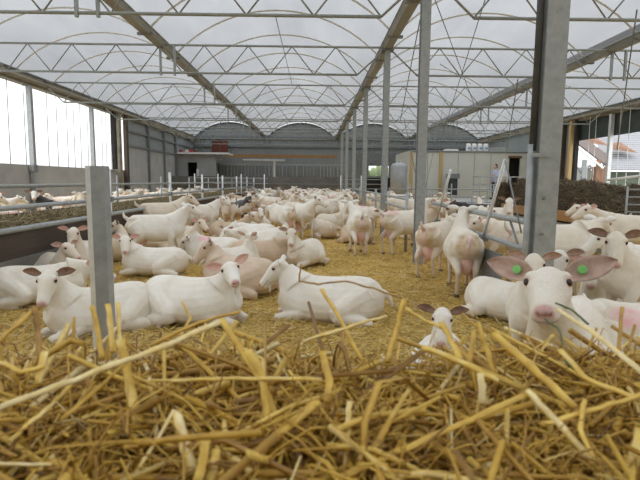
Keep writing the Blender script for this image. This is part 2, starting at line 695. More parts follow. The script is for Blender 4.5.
# steel columns in the middle row
col_desc = {7.85: 'galvanised steel column behind the large near one, first of the receding row',
            12.0: 'galvanised steel column, second of the receding middle row', 16.7: 'slim galvanised column, third of the receding middle row',
            21.2: 'slim galvanised column, fourth of the receding middle row', 25.8: 'slim distant galvanised column, fifth of the middle row',
            30.4: 'slim distant galvanised column, last of the middle row'}
for y, d in col_desc.items():
    x = 1.67 if y < 8 else 1.69
    root = empty('steel_column', (x, y, 0), 0, d, 'column', 'columns of the middle row')
    mb = MB()
    hw = .068
    # H profile
    mb.box((x - hw, y - .08, -.05), (x + hw, y - .066, GZ - .08))
    mb.box((x - hw, y + .066, -.05), (x + hw, y + .08, GZ - .08))
    mb.box((x - .008, y - .066, -.05), (x + .008, y + .066, GZ - .08))
    mb.build('profile', 'galvanised', root)
    MB().box((x - .14, y - .12, GZ - .1), (x + .14, y + .12, GZ - .065)).build('head_plate', 'galvanised_dark', root)
# big near column, with pipe
pB = at(541, 265, 4.0)
x, y = 1.83, 4.0
root = empty('steel_column', (x, y, 0), 0, 'large near galvanised steel column beside the close goat face, with a dark pipe strapped on', 'column',)
mb = MB()
mb.box((x - .08, y - .1, -.05), (x + .085, y - .085, GZ - .06))
mb.box((x - .08, y + .085, -.05), (x + .085, y + .1, GZ - .06))
mb.box((x - .012, y - .085, -.05), (x + .012, y + .085, GZ - .06))
mb.build('profile', 'galvanised', root)
MB().tube([(x - .112, y - .04, 1.55), (x - .112, y - .04, GZ - .1)], .028, 12).build('down_pipe', 'black_pipe', root, True)
MB().tube([(x - .12, y - .04, .1), (x - .12, y - .04, 1.6)], .028, 12).build('gate_pipe', 'galvanised', root, True)
MB().box((x - .145, y - .112, 1.50), (x + .0, y - .1, 1.53)).build('strap', 'galvanised', root)
for zz in (.62, .9, 1.18):
    MB().tube([(x - .03, y - .1, zz), (x - .03, y - .125, zz)], .012, 6).build('bolt', 'galvanised_dark', root)
for s in (-1, 1):
    pass

# ---------------------------------------------------------------- left side
mb = MB()
mb.box((-8.95, Y0, -.1), (-8.8, 24.0, 1.72)).box((-8.95, 24.0, -.1), (-8.8, Y1, 2.85))
struct('wall_left', mb, 'concrete')
mb = MB()
mb.box((-8.93, 24.0, 2.85), (-8.83, Y1, GZ))
struct('wall_left_cladding', mb, 'clad_grey_y')
for k, z in enumerate((2.85, 3.55)):
    mb = MB()
    mb.box((-8.82, 24.0, z), (-8.74, Y1, z + .1))
    struct('trim_%d' % (k + 1), mb, 'galvanised_dark')
for k, y in enumerate((7.2, 11.5, 15.8, 20.1)):
    root = empty('side_post', (-8.7, y, 0), 0, 'grey post in the open left side, %s from the front' % ('first', 'second', 'third', 'fourth')[k],
                 'post', 'posts of the open left side')
    MB().box((-8.77, y - .07, 0), (-8.63, y + .07, GZ - .3)).build('profile', 'galvanised', root)
    MB().box((-8.78, y - .12, 1.5), (-8.61, y + .12, 1.72)).build('foot_bracket', 'galvanised_dark', root)
for k, y in enumerate((27.0, 29.8, 32.3)):
    mb = MB().box((-8.8, y - .06, 0), (-8.68, y + .06, GZ))
    tag(mb.build('wall_post', 'galvanised_dark'), 'dark upright post on the clad left wall, %s' % ('nearest', 'middle one', 'next to the back corner')[k], 'post', 'posts of the clad left wall')
# opening edge: dark and timber uprights
for k, (y, mname, w, nm, lb) in enumerate(((22.2, 'dark_void', .12, 'opening_post', 'dark upright at the far end of the left opening'),
                                           (22.75, 'eave', .13, 'timber_post', 'tan timber upright at the far end of the left opening'),
                                           (23.6, 'board_brown', .12, 'opening_post', 'dark brown upright where the left opening meets the clad wall'))):
    tag(MB().box((-8.75, y - w, 1.72 if k == 0 else 0.0), (-8.6, y + w, GZ - .1)).build(nm, mname), lb, 'post')
# cords in left opening
me = None
cy = [8.2, 9.6, 12.6, 14.5, 15.3, 16.6, 17.2, 17.9, 18.4, 18.9, 19.5, 20.8, 21.2, 21.7]
for k, y in enumerate(cy):
    if me is None:
        ob = MB().tube([(0, 0, 0), (0, .05, 2.55)], .012, 5).build('curtain_cord', 'cord')
        me = ob.data
    else:
        ob = bpy.data.objects.new('curtain_cord', me)
        COL.objects.link(ob)
    ob.location = (-8.62, y, 1.7)
    tag(ob, 'thin upright curtain cord hanging across the bright left opening', 'cord', 'curtain cords of the left opening')

# ---------------------------------------------------------------- back wall with gables and a doorway
mb = MB()
for lo, hi in (((-8.95, 37.5, -.1), (4.1, 37.6, GZ + .05)),
               ((4.1, 37.5, 2.45), (5.6, 37.6, GZ + .05)), ((4.1, 37.5, -.1), (5.6, 37.6, 1.68)), ((5.6, 37.5, -.1), (12.35, 37.6, GZ + .05))):
    mb.box(lo, hi)
struct('wall_back', mb, 'clad_grey')
for b_ in range(4):
    xa, xb = GX[b_], GX[b_ + 1]
    mb = MB()
    pts = [(xa + BAY * i / 24, arcz(xa + BAY * i / 24, xa, xb) - .02) for i in range(25)]
    vs = [(px_, 37.5, pz) for px_, pz in pts] + [(px_, 37.6, pz) for px_, pz in pts]
    fs = [tuple(range(25)), tuple(range(49, 24, -1))] + [(i, i + 25, i + 26, i + 1) for i in range(24)] + [(24, 49, 25, 0)]
    mb.add(vs, fs)
    struct('wall_back_gable_%d' % (b_ + 1), mb, 'clad_grey')
    mb = MB().tube([(px_, 37.44, pz - .03) for px_, pz in pts], .05, 6)
    struct('trim_gable_%d' % (b_ + 1), mb, 'galvanised_dark', True)
mb = MB()
mb.box((-8.8, 37.38, GZ - .08), (12.2, 37.5, GZ + .1))
mb.box((-8.8, 37.38, 3.72), (12.2, 37.5, 3.84))
struct('trim_back', mb, 'galvanised_dark')
# lower room wall at the back left, with a dark doorway
da, db, dc = gx(189.5, 32.6), gx(198.5, 32.6), gx(217, 32.6)
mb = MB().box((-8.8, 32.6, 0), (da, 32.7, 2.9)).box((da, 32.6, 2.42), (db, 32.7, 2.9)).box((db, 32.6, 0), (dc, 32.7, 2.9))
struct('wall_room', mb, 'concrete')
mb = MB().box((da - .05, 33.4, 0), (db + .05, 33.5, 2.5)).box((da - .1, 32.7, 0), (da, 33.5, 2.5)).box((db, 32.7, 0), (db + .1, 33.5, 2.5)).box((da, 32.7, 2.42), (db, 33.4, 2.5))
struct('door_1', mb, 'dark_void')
tag(MB().box((db - .02, 32.48, 0), (db + .14, 32.56, 2.0)).build('door_panel', 'white_paint'), 'narrow white panel beside the dark doorway at the back left', 'panel')
# greenery outside the back opening
mb = MB()
for k in range(9):
    mb.ball((3.2 + k * .45, 42 + .3 * (k % 2), 1.0), (.5, .5, 1.3 + .2 * (k % 3)), 12, 8)
tag(mb.build('garden_hedge', 'hedge_green', None, True), 'pale green hedge outside the small opening in the back wall', 'hedge', kind='stuff')

# mezzanine beams
tag(MB().box((gx(227, 36), 35.9, 2.92), (gx(336, 36), 36.1, 3.12)).build('timber_beam', 'plank_orange'), 'long orange timber beam high along the back wall', 'beam')
tag(MB().box((-8.75, 32.3, 2.93), (gx(229, 32.3), 34.4, 3.05)).build('storage_shelf', 'white_paint'), 'white-edged shelf high at the back left, under the brown board', 'shelf')
tag(MB().box((gx(213.5, 36.6), 36.6, 3.2), (gx(229, 36.6), 36.75, 4.1)).build('hatch_board', 'rust_red'), 'square red-brown board above the white-edged shelf', 'board')
for k, (u, cm) in enumerate(((181, 'red_plastic'), (187, 'white_paint'), (191, 'red_plastic'), (196, 'rust_red'))):
    p = at(u, 155, 33.6)
    root = empty('feed_tub', (p.x, 33.6, 3.05), 0, ('red tub at the left end of the high shelf', 'white tub on the high shelf between red ones', 'red tub right of the white one on the high shelf',
                                                    'dark red tub rightmost on the high shelf')[k], 'tub', 'tubs on the high shelf')
    MB().loft([((p.x, 33.6, 3.05), .11, .11), ((p.x, 33.6, 3.2), .13, .13), ((p.x, 33.6, 3.26), .14, .14)], (1, 0, 0), 12).build('bucket', cm, root, True)
    MB().tube([(p.x + .14 * math.cos(a * PI / 6), 33.6, 3.26 + .1 * math.sin(a * PI / 6)) for a in range(7)], .01, 5).build('handle', 'cord', root)

# low concrete wall and parlour
tag(MB().box((-8.8, 31.4, 0), (2.5, 31.55, 1.53)).build('pen_wall', 'concrete_dark'), 'long low grey-brown concrete wall at the far end of the pen', 'wall')
tag(MB().box((-8.8, 31.2, 1.08), (2.5, 31.26, 1.14)).build('wall_rail', 'galvanised_dark'), 'long thin rail in front of the low far concrete wall', 'rail')
xa, xb = gx(217, 34), gx(345, 34)
root = empty('milking_parlour', ((xa + xb) / 2, 34, 0), 0, 'long milking stand of pale upright bars behind the low far wall', 'milking parlour')
MB().box((xa, 34.6, 0), (xb, 34.75, 2.35)).build('back_panel', 'parlour_grey', root)
MB().box((xa, 33.9, 2.3), (xb, 34.02, 2.42)).build('top_rail', 'galvanised', root)
MB().box((xa, 33.9, 1.5), (xb, 34.02, 1.58)).build('lower_rail', 'galvanised_dark', root)
N = 38
for k in range(N):
    x = xa + (xb - xa) * (k + .5) / N + random.uniform(-.03, .03)
    w = random.choice((.035, .035, .06, .09))
    MB().box((x - w / 2, 33.9, 1.4), (x + w / 2, 33.96, 2.35)).build('bar', random.choice(('galvanised', 'galvanised', 'truss_metal')), root)
for k, (ua, ub, z) in enumerate(((243, 285, 2.62), (203, 222, 2.66))):
    p, q = at(ua, 161, 33.5), at(ub, 161, 33.5)
    root = empty('parlour_lamp', ((p.x + q.x) / 2, 33.5, z), 0, ('long pale strip lamp over the milking stand', 'short pale strip lamp left of the milking stand')[k], 'lamp')
    MB().box((p.x, 33.4, z), (q.x, 33.6, z + .06)).build('housing', 'white_paint', root)
    MB().tube([(p.x + .05, 33.5, z - .02), (q.x - .05, 33.5, z - .02)], .025, 8).build('tube', 'white_panel', root, True)
    for xx in (p.x + .1, q.x - .1):
        MB().tube([(xx, 33.5, z + .06), (xx, 33.5, 3.72)], .006, 4).build('hanging_wire', 'cord', root)
tag(MB().box((gx(273.5, 33.7), 33.7, 1.5), (gx(275.5, 33.7), 33.8, 2.65)).build('upright_bar', 'white_paint'), 'bright white upright bar in front of the milking stand', 'bar')
for k, u in enumerate((219, 185)):
    pass
# cabinet left of parlour
xa, xb = gx(205, 34), gx(216, 34)
root = empty('control_frame', (xa, 33.8, 0), 0, 'grey metal frame with pipes left of the milking stand', 'frame')
MB().box((xa, 33.8, 1.5), (xa + .08, 33.9, 2.6)).build('upright', 'galvanised', root)
MB().box((xb, 33.8, 1.5), (xb + .08, 33.9, 2.6)).build('upright', 'galvanised', root)
MB().box((xa, 33.8, 2.5), (xb + .08, 33.9, 2.6)).build('crossbar', 'galvanised', root)
MB().tube([(xa, 33.85, 1.7), (xb, 33.85, 2.4)], .03, 6).build('brace', 'galvanised', root)

# ---------------------------------------------------------------- right part of the back: office, tank, people
oxa, oxb = gx(408, 28), gx(521, 28)
OZ = 2.95
root = empty('panel_room', ((oxa + oxb) / 2, 28, 0), 0, 'white panelled room with dark doorway at the back right', 'room')
dxa, dxb = gx(505, 28), gx(516, 28)
mb = MB()
mb.box((oxa, 28, 0), (dxa, 28.12, OZ)).box((dxb, 28, 0), (12.1, 28.12, OZ)).box((dxa, 28, 2.72), (dxb, 28.12, OZ))
mb.box((oxa, 28.12, 0), (oxa + .12, 33, OZ)).box((oxa, 28, OZ), (12.1, 33, OZ + .08))
mb.build('panel_wall', 'white_panel', root)
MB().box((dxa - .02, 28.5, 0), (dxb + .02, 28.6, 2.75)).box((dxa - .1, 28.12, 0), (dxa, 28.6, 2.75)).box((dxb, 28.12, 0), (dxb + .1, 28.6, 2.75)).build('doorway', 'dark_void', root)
MB().box((dxa - .06, 27.94, 2.66), (dxb + .06, 28.0, 2.78)).build('door_lintel', 'wood_brown', root)
for u, w in ((409, .1), (438, .12)):
    x = gx(u, 28)
    MB().box((x - w / 2 - .03, 27.93, 0), (x + w / 2 + .03, 28, OZ)).build('timber_post', 'wood_yellow', root)
for u in (425, 455, 471, 487, 527):
    x = gx(u, 28)
    MB().box((x - .015, 27.985, 0), (x + .015, 28, OZ)).build('seam', 'galvanised', root)
MB().box((oxa, 27.96, OZ - .02), (12.1, 28, OZ + .06)).build('roof_edge', 'galvanised_dark', root)
for k in range(4):
    x = gx(464.5 + 5.6 * k, 28.5)
    root = empty('feed_bag', (x, 28.5, OZ + .08), 0, 'white feed bag with blue print standing on the white room, %s from the left' % ('first', 'second', 'third', 'last')[k], 'bag', 'feed bags on the white room')
    sk = MB().loft([((x, 28.5, OZ + .08), .12, .16), ((x, 28.5, OZ + .2), .15, .18), ((x, 28.5, OZ + .42), .14, .15), ((x, 28.5, OZ + .52), .11, .05)], (1, 0, 0), 12).build('sack', 'white_paint', root, True)
    MB().box((x - .07, 28.31, OZ + .2), (x + .07, 28.33, OZ + .3)).build('print', 'bag_blue', sk)
p = gx(452, 28.6)
tag(MB().box((p - .6, 28.4, OZ + .08), (p + .1, 29, OZ + .2)).build('white_sheet', 'white_paint'), 'pale flat sheets lying on the white room left of the bags', 'sheets')
p = gx(487, 28.6)
tag(MB().box((p, 28.4, OZ + .08), (p + .8, 29, OZ + .32)).build('cardboard_stack', 'concrete'), 'grey stack lying on the white room right of the bags', 'stack')
# small dark machine
p = gx(452, 27)
root = empty('wall_machine', (p, 27.3, 0), 0, 'small dark machine box standing in front of the white room', 'machine')
MB().box((p - .2, 27.1, .6), (p + .2, 27.5, 1.5)).build('body', 'dark_green', root)
MB().box((p - .3, 27.05, 1.5), (p + .3, 27.55, 1.75)).build('top', 'galvanised_dark', root)
for s in (-.15, .15):
    MB().box((p + s - .03, 27.1, 0), (p + s + .03, 27.16, .6)).build('leg', 'galvanised', root)
# tank
p = gx(397, 27)
root = empty('milk_tank', (p, 27, 0), 0, 'large pale steel tank left of the white room', 'tank')
MB().loft([((p, 27, .5), .3, .3), ((p, 27, .6), .45, .45), ((p, 27, 2.1), .45, .45), ((p, 27, 2.25), .36, .36), ((p, 27, 2.32), .1, .1)], (1, 0, 0), 24).build('shell', 'steel', root, True)
for s in (-1, 1):
    MB().tube([(p + s * .35, 26.8, 0), (p + s * .35, 26.8, .7)], .04, 6).build('leg', 'galvanised', root)
MB().tube([(p, 27, 2.28), (p, 27, 2.45)], .06, 8).build('lid_neck', 'steel', root, True)
# dark box below bright doorway
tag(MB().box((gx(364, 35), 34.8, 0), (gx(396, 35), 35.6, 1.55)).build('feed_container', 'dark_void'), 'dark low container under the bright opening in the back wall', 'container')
tag(MB().box((3.0, 36.4, 2.75), (12.0, 36.6, 3.3)).build('air_duct', 'galvanised_dark'), 'long dark duct high on the back wall behind the white room', 'duct')


def remesh_obj(mb, voxel, smooth_it=5, name='body', fac=.5):
    me = bpy.data.meshes.new('tmp')
    me.from_pydata(mb.v, [], mb.f)
    o = bpy.data.objects.new('tmp', me)
    COL.objects.link(o)
    bm = bmesh.new()
    bm.from_mesh(me)
    bmesh.ops.recalc_face_normals(bm, faces=bm.faces)
    bm.to_mesh(me)
    bm.free()
    r = o.modifiers.new('r', 'REMESH')
    r.mode = 'VOXEL'
    r.voxel_size = voxel
    r.use_smooth_shade = True
    s = o.modifiers.new('s', 'SMOOTH')
    s.factor = fac
    s.iterations = smooth_it
    bpy.context.view_layer.update()
    dg = bpy.context.evaluated_depsgraph_get()
    new = bpy.data.meshes.new_from_object(o.evaluated_get(dg))
    new.name = name
    bpy.data.objects.remove(o)
    bpy.data.meshes.remove(me)
    new.polygons.foreach_set('use_smooth', [True] * len(new.polygons))
    return new


def person(x, y, z0, rz, shirt, label, arm=False):
    root = empty('person', (x, y, z0), rz, label, 'person')
    mb = MB()
    # local: faces +X, lateral Y
    mb.loft([((0, 0, .9), .15, .11), ((0, 0, 1.1), .14, .10), ((0, 0, 1.3), .18, .11), ((0, 0, 1.42), .17, .09), ((0, 0, 1.48), .06, .06), ((.01, 0, 1.56), .05, .055)], (0, 1, 0))
    mb.loft([((.02, 0, 1.53), .045, .05), ((.02, 0, 1.58), .065, .08), ((.015, 0, 1.65), .075, .095), ((.01, 0, 1.72), .065, .08), ((.01, 0, 1.76), .03, .04)], (0, 1, 0))
    mb.ball((.11, 0, 1.63), (.02, .014, .02))
    for s in (-1, 1):
        mb.tube([(0, s * .085, .92), (.01, s * .09, .5), (-.01, s * .09, .1)], [.085, .06, .045], 10)
        mb.loft([((-.04, s * .09, .04), .04, .04), ((.12, s * .1, .035), .04, .03), ((.18, s * .1, .03), .03, .02)], (0, 1, 0))
        mb.ball((.01, s * .077, 1.64), (.02, .012, .03))
        if arm and s == 1:
            pts = [(0, .19, 1.4), (.05, .24, 1.15), (.28, .2, 1.22)]
        else:
            pts = [(0, s * .19, 1.4), (-.02, s * .23, 1.12), (.06, s * .22, .88)]
        mb.tube(pts, [.05, .042, .03], 10)
        e = Vector(pts[2])
        d = (Vector(pts[2]) - Vector(pts[1])).normalized()
        mb.tube([e, e + d * .09], [.035, .03], 8)
        for k in range(4):
            o_ = Vector((0, (k - 1.5) * .016, 0))
            mb.tube([e + d * .07 + o_, e + d * (.15 + .01 * (k in (1, 2))) + o_ + Vector((0, 0, -.01))], .009, 6)
        mb.tube([e + d * .02, e + d * .06 + Vector((.03, 0, .03))], .01, 6)
    bme = remesh_obj(mb, .012, 2)
    bme.materials.append(MATS['skin'])
    b_ = bpy.data.objects.new('body', bme)
    COL.objects.link(b_)
    b_.parent = root

    def child(nm, mbx, mat):
        me = mbx.mesh(nm, mat, True)
        o = bpy.data.objects.new(nm, me)
        COL.objects.link(o)
        o.parent = root
    mb = MB()
    mb.loft([((0, 0, .88), .175, .135), ((0, 0, 1.1), .165, .125), ((0, 0, 1.3), .2, .13), ((0, 0, 1.42), .19, .11), ((0, 0, 1.485), .08, .075)], (0, 1, 0))
    for s in (-1, 1):
        if arm and s == 1:
            pts = [(0, .18, 1.41), (.05, .245, 1.14), (.2, .215, 1.195)]
        else:
            pts = [(0, s * .18, 1.41), (-.02, s * .235, 1.12), (.03, s * .225, .98)]
        mb.tube(pts, [.065, .055, .045], 10)
    child('shirt', mb, shirt)
    mb = MB()
    mb.loft([((0, 0, .95), .165, .125), ((0, 0, .85), .175, .13), ((0, 0, .78), .16, .12)], (0, 1, 0))
    for s in (-1, 1):
        mb.tube([(0, s * .085, .86), (.01, s * .09, .5), (-.01, s * .09, .09)], [.1, .075, .065], 10)
        mb.loft([((-.07, s * .09, .04), .05, .045), ((.12, s * .1, .04), .05, .04), ((.19, s * .1, .03), .035, .025)], (0, 1, 0))
    child('trousers', mb, 'trousers')
    mb = MB()
    mb.loft([((-.035, 0, 1.58), .07, .06), ((-.03, 0, 1.66), .082, .085), ((-.012, 0, 1.74), .076, .085), ((-.005, 0, 1.785), .035, .045)], (0, 1, 0))
    child('hair', mb, 'hair_dark')
    return root


PZ = .45
person(gx(492, 25.5), 25.5, PZ, R(200), 'shirt_blue', 'person in a pale blue shirt standing with one forearm raised, before the white room', True)
person(gx(498.5, 26.0), 26.0, PZ, R(230), 'shirt_white', 'person in a white shirt half hidden behind the one in pale blue')

# ---------------------------------------------------------------- right feed alley
mb = MB().box((5.35, 7.0, 0), (8.6, 27.2, .45))
struct('feed_alley_floor', mb, 'concrete')
root = empty('alley_board', (5.3, 10, 0), 0, 'orange-brown board along the foot of the dark silage heap', 'board')
MB().box((5.28, 7.2, .5), (5.33, 14.0, .72)).build('plank', 'plank_orange', root)
for y in (7.6, 10, 12.4):
    MB().box((5.33, y, 0), (5.38, y + .06, .72)).build('stake', 'galvanised_dark', root)


def heap(name, lo, hi, zb, prof, label, cat, mat_core, mat_str, nstr, seed, tone=.4, slen=(.08, .3)):
    """prof(s,t) -> height over box, s,t in 0..1"""
    nx, ny = 30, 60
    vs = []
    x0, y0 = lo
    x1, y1 = hi
    for j in range(ny + 1):
        for i in range(nx + 1):
            x = x0 + (x1 - x0) * i / nx
            y = y0 + (y1 - y0) * j / ny
            h = prof(i / nx, j / ny) * (1 + .18 * noise.noise(Vector((x * 2.2, y * 2.2, seed))) + .1 * noise.noise(Vector((x * 7, y * 7, seed))))
            vs.append((x, y, zb + max(0.0, h)))
    nb = len(vs)
    vs += [(x0, y0, zb), (x1, y0, zb), (x1, y1, zb), (x0, y1, zb)]
    fs = [(j * (nx + 1) + i, j * (nx + 1) + i + 1, (j + 1) * (nx + 1) + i + 1, (j + 1) * (nx + 1) + i) for j in range(ny) for i in range(nx)]
    mb = MB()
    mb.add(vs, fs)
    root = mb.build(name, mat_core, None, True)
    tag(root, label, cat, kind='stuff')
    S, T = RNG.random(nstr), RNG.random(nstr)
    P = []
    for s, t in zip(S, T):
        x = x0 + (x1 - x0) * s
        y = y0 + (y1 - y0) * t
        h = prof(s, t) * (1 + .18 * noise.noise(Vector((x * 2.2, y * 2.2, seed))) + .1 * noise.noise(Vector((x * 7, y * 7, seed))))
        P.append((x, y, zb + max(0, h) + random.uniform(-.01, .03)))
    P = np.array(P)
    so = strand_obj('strands', [strands(P, rdir(nstr, .5), RNG.uniform(slen[0], slen[1], nstr), RNG.uniform(.003, .008, nstr), RNG.uniform(.002, .004, nstr),
                                        RNG.normal(0, .02, (nstr, 3)), np.clip(RNG.normal(tone, .25, nstr), 0, 1), 4, 2)], mat_str)
    so.parent = root
    so['kind'] = 'stuff'
    return root


def pr1(s, t):
    e = min(1, s / .10) ** .5 * min(1, (1 - s) / .3) ** .6
    y = min(1, t / .35) ** .8 * min(1, (1 - t) / .08) ** .5
    return .80 * e * y * (1 - .25 * (1 - t))


heap('silage_heap', (5.34, 8.3), (7.6, 14.0), .5, pr1, 'long dark brown silage heap with straw top on the right feed alley', 'silage heap', 'silage', 'straw_silage', 9000, 3, .45)


def pr2(s, t):
    return .72 * min(1, s / .2, (1 - s) / .2) ** .5 * min(1, t / .2, (1 - t) / .2) ** .5


p = 5.75
heap('silage_heap', (p - .3, 13.9 + .5), (p + .3, 15.2), .45, pr2, 'small dark brown silage heap left of the large column', 'silage heap', 'silage', 'straw_silage', 1500, 8, .4)
# white pole leaning by heap, grille
tag(MB().tube([at(608, 180, 8.2), at(648, 175, 7.4)], .022, 8).build('white_pole', 'white_paint', None, True), 'white pole resting level at the right end of the silage heap', 'pole')
pA = at(628, 186, 8.6)
root = empty('alley_gate', (pA.x, 8.6, .45), 0, 'grey barred gate at the right edge behind the goats', 'gate')
for k in range(6):
    z = .55 + .13 * k
    MB().tube([(pA.x, 8.6, z), (pA.x + 1.8, 8.3, z)], .014, 6).build('rail', 'galvanised', root, True)
for dx in (0, .9, 1.8):
    MB().tube([(pA.x + dx, 8.6 - dx / 6, .45), (pA.x + dx, 8.6 - dx / 6, 1.25)], .02, 6).build('post', 'galvanised', root, True)

# ---------------------------------------------------------------- right wall
mb = MB().box((12.2, Y0, -.1), (12.35, Y1, 1.2))
struct('wall_right', mb, 'concrete')
mb = MB().box((12.22, 23.6, 1.2), (12.33, Y1, GZ))
struct('wall_right_cladding', mb, 'clad_grey_y')
mb = MB().box((12.24, 5, GZ - 1.15), (12.3, 23.6, GZ - .25))
tag(mb.build('side_curtain', 'dark_green'), 'dark green band of curtain under the eave of the right side', 'curtain')
for k, y in enumerate((16.2, 20.6)):
    root = empty('side_post', (12.1, y, 0), 0, 'pale post in the open right side, %s' % ('at the right edge', 'between the cords in front of the tiled roof')[k], 'post', 'posts of the open right side')
    MB().box((12.04, y - .08, 0), (12.18, y + .08, GZ - .3)).build('profile', 'galvanised_bright', root)
    MB().box((12.0, y - .12, 1.0), (12.2, y + .12, 1.2)).build('foot_bracket', 'galvanised', root)
for k, (y, mname, nm, lb) in enumerate(((23.25, 'dark_void', 'opening_post', 'dark upright at the far end of the right opening'), (23.75, 'wood_yellow', 'timber_post', 'tan timber upright right of the large column'),
                                        (24.5, 'board_brown', 'opening_post', 'dark brown upright just right of the large column'))):
    tag(MB().box((12.02, y - .09, 0), (12.18, y + .09, GZ - .1)).build(nm, mname), lb, 'post')
me = None
for k, y in enumerate((22.1, 21.6, 19.9, 19.3, 18.5, 17.7)):
    if me is None:
        ob = MB().tube([(0, 0, 0), (0, .04, 3.0)], .012, 5).build('curtain_cord', 'white_paint')
        me = ob.data
    else:
        ob = bpy.data.objects.new('curtain_cord', me)
        COL.objects.link(ob)
    ob.location = (12.06, y, 1.2)
    tag(ob, 'thin pale curtain cord hanging across the right opening', 'cord', 'curtain cords of the right opening')

# house outside right
hx, hy = gx(572, 34), 34
root = empty('farm_house', (22, 34, 0), 0, 'farm building with grey tiled roof and pale green wall outside the right opening', 'building')
hx0 = 19.6
MB().box((hx0, 33.5, -.1), (40, 44, 2.2)).build('wall', 'green_clad', root)
mb = MB()
mb.add([(hx0 - .6, 32.6, 2.2), (41, 32.6, 2.2), (41, 39, 5.6), (hx0 + 1.6, 39, 5.6), (hx0 - .6, 32.6, 2.05), (41, 32.6, 2.05), (41, 39, 5.45), (hx0 + 1.6, 39, 5.45)],
       [(0, 1, 2, 3), (7, 6, 5, 4), (0, 4, 5, 1), (1, 5, 6, 2), (2, 6, 7, 3), (3, 7, 4, 0)])
mb.build('roof', 'roof_tile', root)
MB().tube([(hx0 - .6, 32.55, 2.15), (hx0 + 1.6, 39, 5.6)], .05, 6).build('verge_board', 'white_paint', root)
MB().tube([(hx0 - .6, 32.55, 2.1), (41, 32.55, 2.1)], .045, 6).build('roof_gutter', 'white_paint', root)
# porch
root = empty('timber_porch', (18.5, 32, 0), 0, 'timber porch with white bargeboard and braced posts beside the farm building', 'porch')
mb = MB()
pa = at(576, 146, 31)
pb = at(602, 167, 31)
mb = MB().tube([at(574, 145, 31), at(588, 156, 31), at(603, 168, 31)], .07, 6)
mb.build('bargeboard', 'white_paint', root)
a_, b_ = at(574, 142, 31.2), at(604, 165, 31.2)
MB().add([a_, b_, b_ + Vector((2.2, 3, .5)), a_ + Vector((2.2, 3, .5)), a_ + Vector((0, 0, .1)), b_ + Vector((0, 0, .1)), b_ + Vector((2.2, 3, .6)), a_ + Vector((2.2, 3, .6))],
         [(0, 1, 2, 3), (7, 6, 5, 4), (0, 4, 5, 1), (1, 5, 6, 2), (2, 6, 7, 3), (3, 7, 4, 0)]).build('roof', 'porch_red', root)
for u in (583, 597):
    q = at(u, 160, 31.4)
    MB().box((q.x - .12, 31.3, 0), (q.x + .12, 31.15, q.z)).build('post', 'wood_brown' if u == 597 else 'galvanised_dark', root)
    for s in (-1, 1):
        MB().tube([(q.x, 31.4, q.z - .9), (q.x + s * .45, 31.4, q.z - .3)], .05, 6).build('brace', 'galvanised_dark', root)
q = at(594, 170, 31.6)
MB().box((q.x - .1, 31.55, 0), (q.x + .75, 31.65, 2.35)).build('door', 'wood_brown', root)
q = at(580, 170, 32)
MB().box((q.x - .6, 32, 0), (q.x + .7, 32.1, 2.3)).build('wall', 'concrete', root)
for k, (u, v) in enumerate(((623, 148), (595, 141))):
    q = at(u, v, 34.6)
    tag(MB().add([(q.x - .9, 34.2, q.z - .15), (q.x + .8, 34.2, q.z - .35), (q.x + .4, 35.2, q.z + .3), (q.x - .6, 35.0, q.z + .3), (q.x - .1, 34.9, q.z + .45)],
                 [(0, 1, 2, 4, 3), (0, 3, 1), (1, 3, 2), (3, 4, 2)]).build('roof_dormer', 'wood_brown'), ('brown dormer peak on the grey tiled roof', 'brown ridge piece left on the tiled roof')[k], 'dormer')

# ---------------------------------------------------------------- left feed belt and fence at X=-3.25
FX = -3.5
root = empty('feed_trough', (FX, 3, 0), 0, 'long left feed trough with brown side board and pale steel lip', 'trough')
MB().box((FX - .03, 3.0, .36), (FX, 31.15, .67)).build('side_board', 'board_brown', root)
MB().tube([(FX, 3.0, .70), (FX, 31.15, .70)], .035, 10).build('lip', 'galvanised', root, True)
MB().box((FX - .06, 3.0, 0), (FX + .02, 31.15, .36)).build('kerb', 'concrete_dark', root)
MB().box((FX - 1.25, 3.0, .0), (FX - .06, 31.3, .58)).build('bed', 'concrete_dark', root)
MB().box((FX - 1.32, 3.0, .0), (FX - 1.25, 31.15, .74)).build('far_board', 'board_brown', root)


def pr3(s, t):
    return .17 * min(1, s / .2, (1 - s) / .2) ** .5


heap('trough_hay', (FX - 1.2, 3.0), (FX - .08, 31), .56, pr3, 'brownish green hay lying along the left feed trough', 'hay', 'hay', 'straw_hay', 14000, 5, .5, (.06, .22))

FY = [4.85, 8.8, 12.5, 16.1, 19.7, 23.3, 26.9, 30.0]
root = empty('feed_fence', (FX - .05, 3, 0), 0, 'long galvanised tube fence above the left feed trough', 'fence')
MB().tube([(FX - .05, 3, 1.215), (FX - .05, 30, 1.215)], .017, 8).build('top_rail', 'galvanised', root, True)
MB().tube([(FX - .05, 3, .955), (FX - .05, 30, .955)], .03, 10).build('main_rail', 'galvanised', root, True)
for y in FY:
    if y == 4.85:
        continue
    MB().tube([(FX - .05, y, 0), (FX - .05, y, 1.48)], .03, 8).build('post', 'galvanised_bright', root, True)
    MB().box((FX - .1, y - .04, .91), (FX, y + .04, 1.0)).build('clamp', 'galvanised_dark', root)
# far-side rails of that alley
root = empty('alley_fence', (FX - 1.35, 3, 0), 0, 'thin tube fence on the far side of the left trough', 'fence')
MB().tube([(FX - 1.35, 3, 1.16), (FX - 1.35, 30, 1.16)], .02, 8).build('top_rail', 'galvanised', root, True)
for y in FY[2:]:
    MB().tube([(FX - 1.35, y, 0), (FX - 1.35, y, 1.4)], .025, 8).build('post', 'galvanised', root, True)
